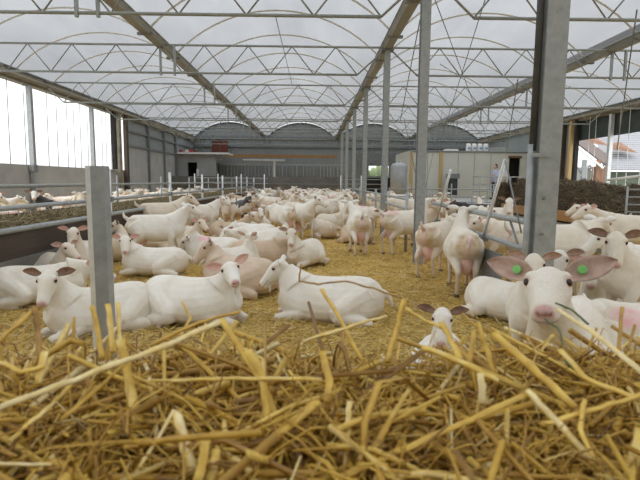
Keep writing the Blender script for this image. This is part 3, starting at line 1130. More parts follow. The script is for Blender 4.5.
# cross fence deep in pen
for yy, (ua, ub), lb in ((24.0, (196, 268), 'thin tube cross fence deep in the herd, on the left'), (27.0, (340, 380), 'thin tube cross fence deep in the herd, by the columns')):
    xa, xb = gx(ua, yy), gx(ub, yy)
    root = empty('cross_fence', (xa, yy, 0), 0, lb, 'fence')
    for z in (.9, 1.15, 1.4):
        MB().tube([(xa, yy, z), (xb, yy, z)], .018, 6).build('rail', 'galvanised', root, True)
    k = 0
    x = xa
    while x <= xb + .01:
        MB().tube([(x, yy, 0), (x, yy, 1.6)], .028, 6).build('post', 'galvanised_bright', root, True)
        x += 1.1

# near fence post
q = at(99.5, 240, 2.3)
root = empty('fence_post', (q.x, 2.3, 0), R(0), 'short galvanised square post standing close to the camera, before the resting goat', 'post')
q0 = at(97, 166, 2.3)
qb = q.x
zt = q0.z
MB().box((qb - .034, 2.26, 0), (qb - .012, 2.34, zt)).build('lit_flange', 'galvanised_bright', root)  # lit left face: brightness put in as paler metal than the channel
mb = MB()
mb.add([(qb - .012, 2.262, 0), (qb + .038, 2.285, 0), (qb + .038, 2.35, 0), (qb - .012, 2.35, 0), (qb - .012, 2.262, zt), (qb + .038, 2.285, zt), (qb + .038, 2.35, zt), (qb - .012, 2.35, zt)],
       [(0, 3, 2, 1), (4, 5, 6, 7), (0, 1, 5, 4), (1, 2, 6, 5), (2, 3, 7, 6), (3, 0, 4, 7)])
mb.build('channel', 'galvanised', root)

# ---------------------------------------------------------------- right fence along column row
CX = 2.0
root = empty('pen_fence', (CX, 4.7, 0), 0, 'thick galvanised tube fence with slanted bars, running from the large column', 'fence')
MB().tube([(CX, 4.66, .934), (CX, 8.4, .945)], .030, 10).build('top_rail', 'galvanised', root, True)
MB().tube([(CX, 4.75, .678), (CX, 6.4, .69)], .026, 10).build('lower_rail', 'galvanised', root, True)
MB().tube([(CX - .02, 7.97, .695), (CX - .02, 7.27, 1.474)], .018, 8).build('leaning_bar', 'galvanised_bright', root, True)
MB().tube([(CX - .03, 5.76, .625), (CX - .03, 5.18, 1.533)], .018, 8).build('leaning_bar', 'galvanised_bright', root, True)
MB().tube([(CX - .03, 5.18, 1.533), (CX - .03, 4.68, .83)], .008, 6).build('brace_rod', 'galvanised_dark', root, True)
MB().tube([(CX, 5.06, .94), (CX, 4.71, .60)], .012, 6).build('chain', 'galvanised_dark', root, True)
MB().tube([(CX, 5.95, 0), (CX, 5.95, .70)], .03, 8).build('post', 'galvanised', root, True)
MB().tube([(CX, 6.3, .49), (CX, 5.0, .49)], .012, 6).build('tie_rod', 'galvanised_dark', root, True)
for yy in (7.97, 5.76):
    MB().box((CX - .05, yy - .04, .62), (CX + .03, yy + .04, .70)).build('clamp', 'galvanised_dark', root)
tag(MB().box((CX - .05, 5.1, .12), (CX - .035, 6.1, .56)).build('trough_plate', 'galvanised_dark'), 'dark grey metal plate under the tube fence, beside the rear-facing goat', 'plate')
CX = 1.72
root = empty('pen_fence', (CX, 8, 0), 0, 'galvanised tube fence running deeper into the barn between the columns', 'fence')
for z in (.98, .8):
    MB().tube([(CX, 9.2, z), (CX, 30, z)], .024, 8).build('rail', 'galvanised', root, True)
for y in (9.2, 13.8, 18.5):
    MB().tube([(CX, y, 0), (CX, y, 1.1)], .03, 8).build('post', 'galvanised', root, True)
# gate across right pen
yy = 17.0
xa, xb = gx(388, yy), gx(528, yy)
root = empty('pen_gate', (xa, yy, 0), 0, 'long tubular gate across the right pen, before the two people', 'gate')
for z in (.62, .8, 1.05):
    MB().tube([(xa, yy, z), (xb, yy - .4, z + .03)], .022, 8).build('rail', 'galvanised', root, True)
for k in range(8):
    x = xa + (xb - xa) * k / 7
    MB().tube([(x, yy - .4 * k / 7, .3), (x, yy - .4 * k / 7, 1.25 if k % 2 else 1.1)], .02, 6).build('bar', 'galvanised', root, True)
yy = 22.5
xa, xb = gx(470, yy), gx(530, yy)
root = empty('feed_rack', (xa, yy, 0), 0, 'row of small metal feed barriers in front of the white room', 'barrier')
for k in range(9):
    x = xa + (xb - xa) * k / 8
    MB().tube([(x, yy, 0), (x, yy, 1.55)], .02, 6).build('upright', 'galvanised', root, True)
for z in (.9, 1.2, 1.55):
    MB().tube([(xa, yy, z), (xb, yy, z)], .022, 6).build('rail', 'galvanised', root, True)

# bracing cables
cab = [((275, 14, 11), (292, 84, 18), 'thin dark cable slanting under the left inner roof bay'),
       ((420, 20, 7.6), (400, 122, 13), 'thin dark cable right of the second column'),
       ((435, 0, 9), (492, 152, 22), 'thin cable slanting down right above the white room'),
       ((485, 0, 9), (437, 152, 22), 'thin cable slanting down left above the white room'),
       ((518, 79, 12), (506, 152, 20), 'dark rod slanting down beside the large column'),
       ((637, 10, 9), (617, 150, 15), 'dark cable slanting down near the right edge'),
       ((440, 64, 12), (471, 84, 18), 'short thin cable under the right inner roof bay'),
       ((448, 85, 24), (425, 190, 24.2), 'thin rod slanting down left before the white room'),
       ((404, 118, 20), (418, 186, 20.3), 'pale rod slanting down right before the white room')]
for (a, b_, lb) in cab:
    tag(MB().tube([at(*a), at(*b_)], .009 if 'thin' in lb else .014, 5).build('bracing_cable', 'galvanised_dark', None, True), lb, 'cable')


# ================================================================== GOATS
def sstep(a, b, x):
    t = np.clip((x - a) / (b - a), 0, 1)
    return t * t * (3 - 2 * t)


def crom(rows, k=4):
    """Catmull-Rom resample of numeric rows"""
    A = np.array(rows, dtype=float)
    out = []
    n = len(A)
    for i in range(n - 1):
        p0, p1, p2, p3 = A[max(i - 1, 0)], A[i], A[i + 1], A[min(i + 2, n - 1)]
        for j in range(k):
            t = j / k
            out.append(.5 * ((2 * p1) + (-p0 + p2) * t + (2 * p0 - 5 * p1 + 4 * p2 - p3) * t * t + (-p0 + 3 * p1 - 3 * p2 + p3) * t ** 3))
    out.append(A[-1])
    return out


class GB(MB):
    def loft(self, secs, lat=(0, 1, 0), n=16, egg=0.0):
        rows = crom([(*tuple(c), w, h) for c, w, h in secs], 3)
        return MB.loft(self, [((r[0], r[1], r[2]), max(.003, r[3]), max(.003, r[4])) for r in rows], lat, max(n, 20), egg)

    def tube(self, pts, r, n=8, flat=1.0):
        rs = r if isinstance(r, (list, tuple)) else [r] * len(pts)
        rows = crom([(*tuple(p), q) for p, q in zip(pts, rs)], 4)
        return MB.tube(self, [(q[0], q[1], q[2]) for q in rows], [max(.004, q[3]) for q in rows], 12, flat)


def unit(yaw, pit):
    return Vector((math.cos(yaw) * math.cos(pit), math.sin(yaw) * math.cos(pit), math.sin(pit)))


def goat_build(pose='stand', poll=None, yaw=0, pit=-30, voxel=.014, mark=None, stain=.6, fat=1.0, tail=1, ear_out=12, roll=0, hs=1.16, el=.125, eb=.22):
    """Local frame: faces +X. poll: crown of the head. Returns dict part -> mesh"""
    g = GB()
    lie = pose == 'lie'
    if lie:
        T = [(-.47, .20, .05, .07), (-.43, .20, .13, .13), (-.34, .205, .20, .19), (-.2, .205, .235, .205), (-.02, .20, .25, .20),
             (.14, .205, .225, .205), (.27, .22, .175, .205), (.37, .25, .13, .17), (.44, .27, .08, .10)]
        T = [(x, z, w * fat, h) for x, z, w, h in T]
        nb = Vector((.30, 0, .31))
        poll = Vector(poll or (.50, 0, .66))
        poll.z -= .09
    else:
        T = [(-.45, .63, .05, .06), (-.42, .615, .105, .12), (-.35, .60, .14, .155), (-.22, .575, .165, .185), (-.05, .55, .19, .21),
             (.10, .55, .185, .21), (.22, .565, .155, .20), (.33, .59, .125, .165), (.41, .62, .075, .10)]
        T = [(x, z, w * fat, h) for x, z, w, h in T]
        nb = Vector((.28, 0, .64))
        poll = Vector(poll or (.58, 0, .98))
    g.loft([((x, 0, z), w, h) for x, z, w, h in T], (0, 1, 0), 20, .22 if not lie else .3)
    if lie:   # hips and shoulders
        g.ball((-.30, .02, .30), (.13, .12, .10))
        g.ball((.24, 0, .32), (.12, .11, .11))
    else:
        g.ball((-.33, .07, .685), (.09, .05, .05))
        g.ball((-.33, -.07, .685), (.09, .05, .05))
        g.ball((.24, 0, .70), (.12, .07, .08))
    # head frame
    d = unit(yaw, pit)
    s = Vector((-math.sin(yaw), math.cos(yaw), 0))
    up = d.cross(s)
    if roll:
        q = Matrix.Rotation(roll, 3, d)
        s = q @ s
        up = q @ up

    def H(a, b_, c):
        return poll + (d * a + s * b_ + up * c) * hs
    HL = [(-.035, -.035, .042, .045), (-.005, -.035, .058, .062), (.04, -.032, .067, .066), (.08, -.036, .061, .062), (.115, -.042, .052, .055),
          (.15, -.046, .045, .047), (.185, -.050, .041, .041), (.212, -.054, .038, .036), (.232, -.056, .025, .024)]
    g.loft([(H(a, 0, c), w * hs, h * hs) for a, c, w, h in HL], s, 18, .12)
    g.ball(H(.045, .045, .002), .024 * hs)     # brow ridges
    g.ball(H(.045, -.045, .002), .024 * hs)
    g.ball(H(.205, 0, -.082), .020 * hs)        # chin
    g.ball(H(.05, 0, -.075), .040 * hs)         # jaw
    for sg_ in (-1, 1):
        g.ball(H(.215, sg_ * .017, -.044), .014 * hs)
    # neck
    e = H(-.005, 0, -.055)
    ctrl = nb.lerp(e, .5) + Vector((.03, 0, -.03 if not lie else -.02)) - d * .03
    secs = []
    for i in range(8):
        t = i / 7
        p = nb * (1 - t) ** 2 + ctrl * 2 * t * (1 - t) + e * t * t
        w = .13 * (1 - t) ** 1.2 + .058 * (1 - (1 - t) ** 1.2)
        h = .175 * (1 - t) ** 1.1 + .074 * (1 - (1 - t) ** 1.1)
        secs.append((p, w, h))
    v1 = (e - nb)
    latn = Vector((0, 1, 0)) if abs(v1.normalized().y) < .7 else Vector((-1, 0, 0))
    g.loft(secs, latn, 16)
    # legs
    hooves = []
    if lie:
        for sd in (-1, 1):
            g.tube([(.24, sd * .05, .22), (.24, sd * .14, .11), (.44, sd * .11, .055), (.47, sd * .105, .045)], [.10, .062, .038, .032], 10)
            g.tube([(.46, sd * .105, .04), (.34, sd * .085, .028), (.25, sd * .08, .025)], [.03, .022, .02], 8)
            hooves.append(((.24, sd * .08, .022), (.205, sd * .08, .02)))
            g.tube([(-.27, sd * .05, .22), (-.10, sd * .22, .15), (-.10, sd * .25, .10), (-.36, sd * .24, .045)], [.16, .095, .07, .037], 10)
            g.tube([(-.36, sd * .24, .04), (-.22, sd * .27, .03), (-.12, sd * .28, .028)], [.033, .024, .022], 8)
            hooves.append(((-.11, sd * .28, .025), (-.075, sd * .28, .02)))
    else:
        for sd in (-1, 1):
            o1, o2 = (.03, -.03) if sd > 0 else (-.04, .04)
            g.tube([(.25, sd * .05, .62), (.24, sd * .105, .46), (.26 + o1 * .5, sd * .10, .34), (.265 + o1, sd * .095, .255), (.26 + o1, sd * .095, .20), (.262 + o1, sd * .095, .075), (.275 + o1, sd * .095, .03)],
                   [.085, .062, .040, .034, .026, .023, .026], 10)
            hooves.append(((.272 + o1, sd * .095, .045), (.295 + o1, sd * .095, .0)))
            g.tube([(-.30, sd * .06, .60), (-.22 + o2 * .3, sd * .115, .47), (-.27 + o2 * .5, sd * .11, .385), (-.375 + o2, sd * .10, .30), (-.37 + o2, sd * .10, .24), (-.345 + o2, sd * .10, .085), (-.33 + o2, sd * .10, .03)],
                   [.125, .10, .062, .037, .028, .024, .026], 10)
            hooves.append(((-.335 + o2, sd * .10, .045), (-.31 + o2, sd * .10, .0)))
    # tail
    if lie:
        g.tube([(-.45, 0, .27), (-.51, .02, .23), (-.54, .03, .15)], [.035, .026, .014], 8)
    elif tail > 0:
        g.tube([(-.43, 0, .68), (-.49, 0, .73), (-.50, .01, .80)], [.032, .024, .012], 8)
    else:
        g.tube([(-.43, 0, .68), (-.49, 0, .66), (-.505, .01, .56)], [.032, .026, .014], 8)
    body = remesh_obj(g, voxel, 9 if voxel < .008 else (6 if voxel < .012 else 3), fac=.5 if voxel < .02 else .35)
    n = len(body.vertices)
    co = np.empty(n * 3, dtype=np.float32)
    body.vertices.foreach_get('co', co)
    co = co.reshape(-1, 3)
    rel = (co - np.array(poll)) / hs
    A, B, C = rel @ np.array(d), rel @ np.array(s), rel @ np.array(up)
    near = (np.abs(B) < .09) & (A > -.06) & (A < .26) & (C < .06) & (C > -.13)
    dnose = np.sqrt((A - .236) ** 2 + (B / 1.15) ** 2 + ((C + .042) / .85) ** 2)
    pink = .85 * (1 - sstep(.020, .034, dnose)) * near
    pink = np.maximum(pink, .35 * sstep(.205, .235, A) * near)
    for sg in (-1, 1):
        de = np.sqrt((A - .060) ** 2 + (B - sg * .058) ** 2 + (C + .006) ** 2)
        pink = np.maximum(pink, .55 * (1 - sstep(.014, .026, de)))
    dark = np.zeros(n)
    if voxel < .011:
        for sg in (-1, 1):
            dn = np.sqrt((A - .228) ** 2 + ((B - sg * .014)) ** 2 + (C + .045) ** 2)
            dark = np.maximum(dark, .8 * (1 - sstep(.004, .010, dn)))
        dark = np.maximum(dark, .5 * (1 - sstep(.002, .006, np.abs(C + .070 + .25 * (A - .22)))) * (A > .15) * near * (np.abs(B) > -.1))
    X, Yc, Z = co[:, 0], co[:, 1], co[:, 2]
    if lie:
        st_ = sstep(-.30, -.50, X) * .9 + (1 - sstep(.0, .12, Z)) * .7
    else:
        st_ = sstep(-.36, -.46, X) * sstep(.30, .5, Z) * 1.0 * (np.abs(Yc) > .035) + (1 - sstep(.15, .45, Z)) * .6
        pink = np.maximum(pink, .6 * (1 - sstep(.02, .045, np.abs(Yc))) * (X < -.40) * (Z < .70) * (Z > .42))
        pink = np.maximum(pink, .45 * sstep(-.05, -.2, X) * (1 - sstep(.34, .45, Z)) * (Z > .3) * (np.abs(Yc) < .09))
    st_ = np.clip(st_ * stain, 0, 1) * (1 - near)
    mk = np.zeros(n)
    if mark:
        dm = np.sqrt(((X - mark[0]) / 1.4) ** 2 + (Yc - mark[1]) ** 2 + (Z - mark[2]) ** 2)
        mk = 1 - sstep(.05, .13, dm)
    colr = np.stack([pink, st_, mk, np.ones(n)], 1).astype(np.float32)
    ca = body.attributes.new('coat', 'FLOAT_COLOR', 'POINT')
    ca.data.foreach_set('color', colr.ravel())
    da = body.attributes.new('darkmark', 'FLOAT', 'POINT')
    da.data.foreach_set('value', dark.astype(np.float32))
    parts = {'body': [body]}
    # ears
    ears = []
    for sg in (-1, 1):
        base = H(-.012, sg * .052, -.006)
        q = R(ear_out)
        ed = (s * sg * math.cos(q) + up * math.sin(q) - d * eb).normalized()
        fn = (d * .85 + up * .35)      # opening faces forward/up
        fn = (fn - ed * fn.dot(ed)).normalized()
        wv = ed.cross(fn).normalized()
        L, W = el * hs, el * .25 * hs
        mb = MB()
        rows, cols = 10, 7
        for side in (0, 1):
            vs = []
            for i in range(rows + 1):
                t = i / rows
                w = W * (math.sin(PI * min(1, (t * .86 + .14))) ** .75) * (1 if t < .98 else .6)
                if t < .12:
                    w = max(w, .02)
                for j in range(cols + 1):
                    k = j / cols * 2 - 1
                    cup_ = .022 * (1 - t * .6) * (k * k)
                    p = base + ed * (L * t) + wv * (w * k) + fn * (cup_ - .012 * math.sin(PI * t)) - Vector((0, 0, .018 * t * t))
                    if side:
                        p = p - fn * .0045 * (1.2 - k * k)
                    vs.append(p)
            fs = []
            for i in range(rows):
                for j in range(cols):
                    a = i * (cols + 1) + j
                    fs.append((a, a + 1, a + cols + 2, a + cols + 1))
            mb.cur = side
            if side:
                fs = [tuple(reversed(f)) for f in fs]
            mb.add(vs, fs)
        off = (rows + 1) * (cols + 1)
        rim = [i * (cols + 1) for i in range(rows + 1)]
        rim += [rows * (cols + 1) + j for j in range(1, cols + 1)]
        rim += [i * (cols + 1) + cols for i in range(rows - 1, -1, -1)]
        mb.cur = 1
        o0 = 0
        for a, b_ in zip(rim[:-1], rim[1:]):
            mb.f.append((a, b_, b_ + off, a + off))
            mb.m.append(1)
        ears.append((mb, base, ed, fn, wv))
    parts['ear'] = ears
    eyes = []
    for sg in (-1, 1):
        mb = MB()
        mb.ball(H(.060, sg * .0545, -.006), .0135 * hs, 12, 8)
        eyes.append(mb)
    parts['eye'] = eyes
    mb = MB()
    GB.loft(mb, [(H(.216, 0, -.040), .018 * hs, .012 * hs), (H(.232, 0, -.042), .017 * hs, .012 * hs), (H(.2385, 0, -.047), .008 * hs, .006 * hs)], s, 14)
    parts['nose'] = [mb]
    mb = MB()
    b0 = H(.165, 0, -.082)
    parts['beard'] = [mb.loft([(b0, .018 * hs, .012), (b0 - Vector((0, 0, .045)), .014, .010), (b0 - Vector((0, 0, .085)), .005, .005)], s, 8)]
    hv = []
    for a, b_ in hooves:
        hv.append(MB().tube([a, Vector(a).lerp(Vector(b_), .5), b_], [.024, .028, .031], 8))
    parts['hoof'] = hv
    if not lie:
        mb = MB()
        mb.loft([((-.24, 0, .47), .05, .07), ((-.25, 0, .40), .092, .10), ((-.255, 0, .33), .095, .095), ((-.26, 0, .27), .07, .07), ((-.26, 0, .245), .03, .03)], (0, 1, 0), 16)
        for sg in (-1, 1):
            mb.tube([(-.25, sg * .05, .29), (-.245, sg * .06, .22), (-.24, sg * .062, .18)], [.028, .018, .009], 8)
        parts['udder'] = [mb]
    parts['frame'] = (poll, d, s, up)
    return parts


EARM = {'light': ['ear_skin', 'ear_hair'], 'dark': ['ear_skin_dark', 'ear_skin_mid'], 'mid': ['ear_skin_mid', 'ear_hair']}


def realize(P, full=True, ear='light', beard=False, udder=True, tags=(), hooves=True, eyes=True):
    """turn goat_build output into a reusable list of (name, mesh)"""
    out = [('body', P['body'][0])]
    body = P['body'][0]
    for mb, base, ed, fn, wv in P['ear']:
        out.append(('ear', mb.mesh('ear', EARM[ear], True)))
    if tags:
        for k in tags:
            mb, base, ed, fn, wv = P['ear'][k]
            c = base + ed * .05 + fn * .008
            t = MB()
            for sgn in (0, 1):
                cc = c + fn * .003 - fn * .014 * sgn
                ring = [cc + (ed * math.cos(a) + wv * math.sin(a)) * (.014) for a in [PI * 2 * i / 14 for i in range(14)]]
                ring2 = [p + fn * .003 for p in ring]
                t.add(ring + ring2, [tuple(range(14)), tuple(range(27, 13, -1))] + [(i, (i + 1) % 14, 14 + (i + 1) % 14, 14 + i) for i in range(14)])
            t.tube([c - fn * .014, c + fn * .008], .005, 8)
            out.append(('ear_tag', t.mesh('ear_tag', 'tag_green')))
    if eyes:
        for mb in P['eye']:
            out.append(('eye', mb.mesh('eye', 'eye', True)))
    if full:
        out.append(('nose', P['nose'][0].mesh('nose', 'nose_pink', True)))
    if beard:
        out.append(('beard', P['beard'][0].mesh('beard', 'ear_hair', True)))
    if hooves:
        for mb in P['hoof']:
            out.append(('hoof', mb.mesh('hoof', 'hoof', True)))
    if udder and 'udder' in P:
        out.append(('udder', P['udder'][0].mesh('udder', 'udder_pink', True)))
    body.materials.clear()
    body.materials.append(MATS['coat_white'])
    return out


GN = [0]


def put(protos, x, y, rz, label, coatm='coat_white', group=None, sc=1.0, z=0.0):
    root = empty('goat', (x, y, z + (fz(x, y) if z == 0 else 0)), rz, label, 'goat', group)
    root.scale = (sc, sc, sc)
    ears_, tagn = [], 0
    for nm, me in protos:
        o = bpy.data.objects.new(nm, me)
        COL.objects.link(o)
        if nm == 'ear':
            ears_.append(o)
        if nm == 'ear_tag':
            o.parent = ears_[tagn]
            tagn += 1
            o['label'] = 'round green plastic ear tag'
        else:
            o.parent = root
        if nm == 'body' and coatm != 'coat_white':
            o.material_slots[0].link = 'OBJECT'
            o.material_slots[0].material = MATS[coatm]
    GN[0] += 1
    return root


HG = 'goats of the herd'


def hero(u, Y, rz, label, pose='stand', poll=None, look=-80, pit=-25, coatm='coat_white', sc=1.0, X=None, voxel=.011, **kw):
    """look: world yaw of the face (deg)"""
    rk = {k: kw.pop(k) for k in ('ear', 'beard', 'tags', 'udder') if k in kw}
    z = kw.pop('z', 0.0)
    if kw.get('cam') is not None:
        look = -90 - math.degrees(math.atan((u - 313) / F)) + kw['cam']
    kw.pop('cam', None)
    P = goat_build(pose, poll, R(look - rz), R(pit), voxel, **kw)
    pr = realize(P, **rk)
    x = gx(u, Y) if X is None else X
    return put(pr, x, Y, R(rz), label, coatm, None, sc, z)


# ---- nearest goats, one by one
hero(547, 2.13, -125, 'nearest goat, white face with wide pink ears and green ear tags, nosing the straw', 'stand', poll=(.58, .0, .99), pit=-6, cam=-3,
     X=1.13, voxel=.0068, tags=(0, 1), fat=.9, sc=1.0, ear_out=22, el=.155, eb=.30, hs=1.09, stain=.3, tail=0, roll=R(5), ear='mid')
hero(100, 4.25, 226, 'white goat resting behind the short near post, face turned to the camera', 'lie', poll=(.43, .04, .66), cam=-15, pit=-38, beard=True, ear='dark', voxel=.009)
hero(36, 5.2, 15, 'white goat lying at the left edge, head hidden behind the one by the post', 'lie', poll=(.56, .05, .5), look=0, pit=-30, stain=.8)
hero(54, 6.25, -50, 'white goat lying under the brown trough board, pale brown ear and face turned right', 'lie', poll=(.40, .05, .66), look=-25, pit=-25, coatm='coat_cream', ear='mid', sc=.95)
hero(80, 7.0, -75, 'goat with a pinkish face looking at the camera just left of the short near post', 'lie', poll=(.42, 0, .72), look=-80, pit=-40, coatm='coat_cream')
hero(155, 6.75, 183, 'white goat lying side-on with face to the camera, on open straw right of the post', 'lie', poll=(.40, .04, .64), cam=0, pit=-32, sc=.95)
hero(157, 7.75, 2, 'large white goat standing side-on with yellow-stained rump, left of the herd', 'stand', poll=(.47, .04, .90), look=35, pit=-20, coatm='coat_white', stain=1.2, sc=1.0)
hero(118, 8.1, 100, 'goat with brownish face lying between the short post and the standing side-on goat', 'lie', poll=(.34, .1, .66), look=-150, pit=-35, coatm='coat_cream', ear='dark')
hero(160, 9.35, 184, 'cream goat half seen under the belly of the standing side-on goat', 'lie', coatm='coat_cream')
hero(190, 4.5, -16, 'white goat resting middle left, head raised and chin lifted toward the camera', 'lie', poll=(.37, -.02, .62), cam=5, pit=-12, beard=True, voxel=.009, ear='light', sc=1.05, stain=.8, roll=R(14), ear_out=22)
hero(331, 4.65, 176, 'white goat lying side-on in the centre behind the straw, facing left', 'lie', poll=(.45, -.05, .60), look=176, pit=-38, voxel=.009, sc=1.08, beard=True, ear='mid', stain=.5)
hero(240, 5.75, 155, 'tan goat lying behind the chin-raised goat, its head turned left', 'lie', poll=(.42, .0, .62), look=195, pit=-38, coatm='coat_tan', ear='dark', sc=1.05, voxel=.011)
hero(214, 7.9, 165, 'white goat with a bright pink paint mark lying behind the tan goat', 'lie', poll=(.47, 0, .45), look=200, pit=-40, mark=(.12, .1, .42), sc=1.05)
hero(232, 6.9, 40, 'small-headed white goat with two dark upright ears behind the tan goat', 'lie', poll=(.30, 0, .66), look=70, pit=5, ear='dark', sc=.9, ear_out=40)
hero(259, 7.45, 8, 'pinkish tan goat lying with head to the right and a pink patch on its shoulder', 'lie', poll=(.46, 0, .52), look=0, pit=-45, coatm='coat_tan', mark=(-.2, .05, .42), ear='dark')
hero(258, 9.0, 190, 'white goat lying right behind the pinkish tan one, back to the camera', 'lie', poll=(.5, .1, .5), look=150, pit=-30)
hero(305, 7.7, -115, 'white goat lying nose-on in the centre, small face with sideways ears', 'lie', poll=(.37, -.05, .68), cam=0, pit=-38, ear='mid', sc=.98)
hero(358, 8.9, 93, 'goat standing rear to the camera, tail up over a large brownish pink udder', 'stand', poll=(.5, .1, .9), look=110, pit=-40, stain=1.2, fat=1.1)
hero(404, 8.9, 25, 'standing goat with a broad pink paint mark on its rump, right of centre', 'stand', poll=(.48, .05, .93), look=30, pit=-15, mark=(-.28, -.02, .72), sc=1.04)
hero(424, 9.8, -70, 'pale goat facing the camera behind the pink-marked standing goat', 'stand', poll=(.45, 0, .93), look=-85, pit=-40, coatm='coat_cream')
hero(438, 6.9, 50, 'standing goat with brown-stained rump turned three-quarter away, pink udder showing', 'stand', poll=(.55, -.1, .8), look=30, pit=-30, stain=1.5, coatm='coat_cream')
hero(463, 5.85, 82, 'standing goat seen straight from behind, yellow-stained rump, right of centre', 'stand', poll=(.46, -.06, .96), look=60, pit=-20, stain=1.6, fat=1.15, sc=1.0, tail=0)
hero(487, 4.75, -62, 'white goat curled on the straw left of the nearest goat, pink muzzle low', 'lie', poll=(.50, .1, .42), look=-60, pit=-45, X=1.86, sc=.92)
hero(548, 5.6, 2, 'large white goat standing side-on behind the big column', 'stand', poll=(.56, .12, .80), look=20, pit=-30, sc=1.12, X=2.72, fat=1.1)
hero(609, 5.0, 176, 'white goat in profile facing left, pink ear, right of the big column', 'stand', poll=(.50, 0, .86), look=172, pit=-30, X=3.42, sc=.95)
hero(655, 4.0, 190, 'white goat leaning in from the right edge with a long face toward the camera', 'stand', poll=(.42, .1, .90), cam=8, pit=-42, X=2.75, ear='dark', beard=True)
hero(630, 4.6, 200, 'small goat head raised below the right edge pair, ears out sideways', 'lie', poll=(.48, .1, .70), cam=0, pit=-35, X=2.9, ear='light')
hero(632, 3.55, 172, 'white goat lying at the lower right edge with a faint pink mark on its side', 'lie', poll=(.5, -.1, .36), look=150, pit=-40, X=2.38, mark=(.12, .16, .34), z=.03)
hero(533, 3.45, -113, 'white goat whose brow and ears show just above the left ear of the nearest goat', 'stand', poll=(.42, 0, 1.03), cam=4, pit=-40, X=1.545, ear='mid', sc=.82)
hero(566, 4.65, -100, 'white goat whose brow shows just above the nearest goat, right of the column foot', 'lie', poll=(.40, 0, .78), cam=-3, pit=-42, X=2.2, ear='mid')
hero(452, 3.05, -106, 'small white head with dark ears low behind the foreground straw, right of centre', 'lie', poll=(.38, 0, .84), cam=0, pit=-40, X=.82, ear='dark', sc=.74)
hero(508, 6.9, 186, 'cream goat standing behind the tube fence left of the big column', 'stand', poll=(.5, .1, .78), look=170, pit=-35, coatm='coat_cream', X=2.72, fat=1.12)
hero(498, 9.3, -88, 'goat with a white face and dark ears looking straight on over the tube fence', 'stand', poll=(.42, 0, 1.0), cam=0, pit=-50, ear='dark')
hero(601, 8.9, 178, 'white goat facing left in front of the silage heap, right of the big column', 'stand', poll=(.45, 0, .88), look=185, pit=-20)
hero(628, 7.4, 160, 'broad white goat at the right edge, back humped, before the silage heap', 'stand', poll=(.52, .1, .86), look=170, pit=-25, sc=1.1, fat=1.1)
hero(470, 12.5, 170, 'black goat standing beyond the tube fence', 'stand', poll=(.5, 0, .8), look=170, coatm='coat_black', ear='dark', pit=-30, X=4.05, voxel=.014)
hero(243, 14.2, -60, 'black and white goat among the white herd, left of the middle', 'stand', poll=(.46, 0, .93), look=-75, pit=-30, coatm='coat_piebald', ear='dark', voxel=.014)
hero(264, 21.6, 150, 'grey-faced goat standing with dark legs at the back of the herd', 'stand', coatm='coat_grey', look=170, ear='dark', voxel=.014)
hero(276, 20.6, -75, 'second grey-faced goat at the back of the herd, nose-on', 'stand', coatm='coat_grey', look=-80, ear='dark', voxel=.014)
hero(163, 10.6, 12, 'long cream-backed goat standing right behind the large side-on goat', 'stand', poll=(.5, .05, .9), look=10, pit=-30, coatm='coat_cream', sc=1.08)
hero(200, 11.3, 20, 'goat with a faint pink rump mark standing right of the large side-on goat', 'stand', poll=(.5, .05, .9), look=10, mark=(-.2, 0, .72))
hero(192, 9.6, -60, 'small goat lying right behind the legs of the large side-on goat', 'lie', poll=(.4, .05, .64), look=-40, coatm='coat_cream')
hero(66, 12.4, 200, 'black-headed goat in the far left pen beyond the trough', 'stand', coatm='coat_piebald', look=-60, ear='dark', voxel=.014, X=-6.2)

hero_xy = [(o.location.x, o.location.y) for o in COL.objects if o.name.startswith('goat') and o.parent is None]

# ---- the herd further in, from prototypes
lib = []
for spec in (dict(pose='stand', poll=(.56, .05, .86), yaw=R(10), pit=R(-25)),
             dict(pose='stand', poll=(.50, .12, .90), yaw=R(55), pit=R(-25)),
             dict(pose='stand', poll=(.52, -.12, .84), yaw=R(-60), pit=R(-30), mark=(-.25, 0, .73)),
             dict(pose='stand', poll=(.62, 0, .70), yaw=R(-8), pit=R(-50), stain=1.3),
             dict(pose='lie', poll=(.48, .05, .66), yaw=R(15), pit=R(-25)),
             dict(pose='lie', poll=(.44, .14, .64), yaw=R(75), pit=R(-30), stain=1.0),
             dict(pose='lie', poll=(.44, -.14, .64), yaw=R(-80), pit=R(-30), mark=(-.1, .05, .40)),
             dict(pose='lie', poll=(.50, .16, .40), yaw=R(60), pit=R(-35))):
    P = goat_build(voxel=.017, **spec)
    lib.append((spec['pose'], realize(P, full=False, ear='mid', udder=True, hooves=False, eyes=True)))

def seg(x, y, a):
    c, s_ = math.cos(a), math.sin(a)
    return [(x + c * t, y + s_ * t) for t in (-.4, -.15, .1, .35, .6)]


placed = [seg(o.location.x, o.location.y, o.rotation_euler.z) for o in COL.objects if o.name.startswith('goat') and o.parent is None]
cols_xy = [(1.64, yy) for yy in (4.0, 7.6, 12, 16.7, 21.2, 25.8, 30.4)] + [(1.72, 9.2), (1.72, 13.8), (1.72, 18.5)]


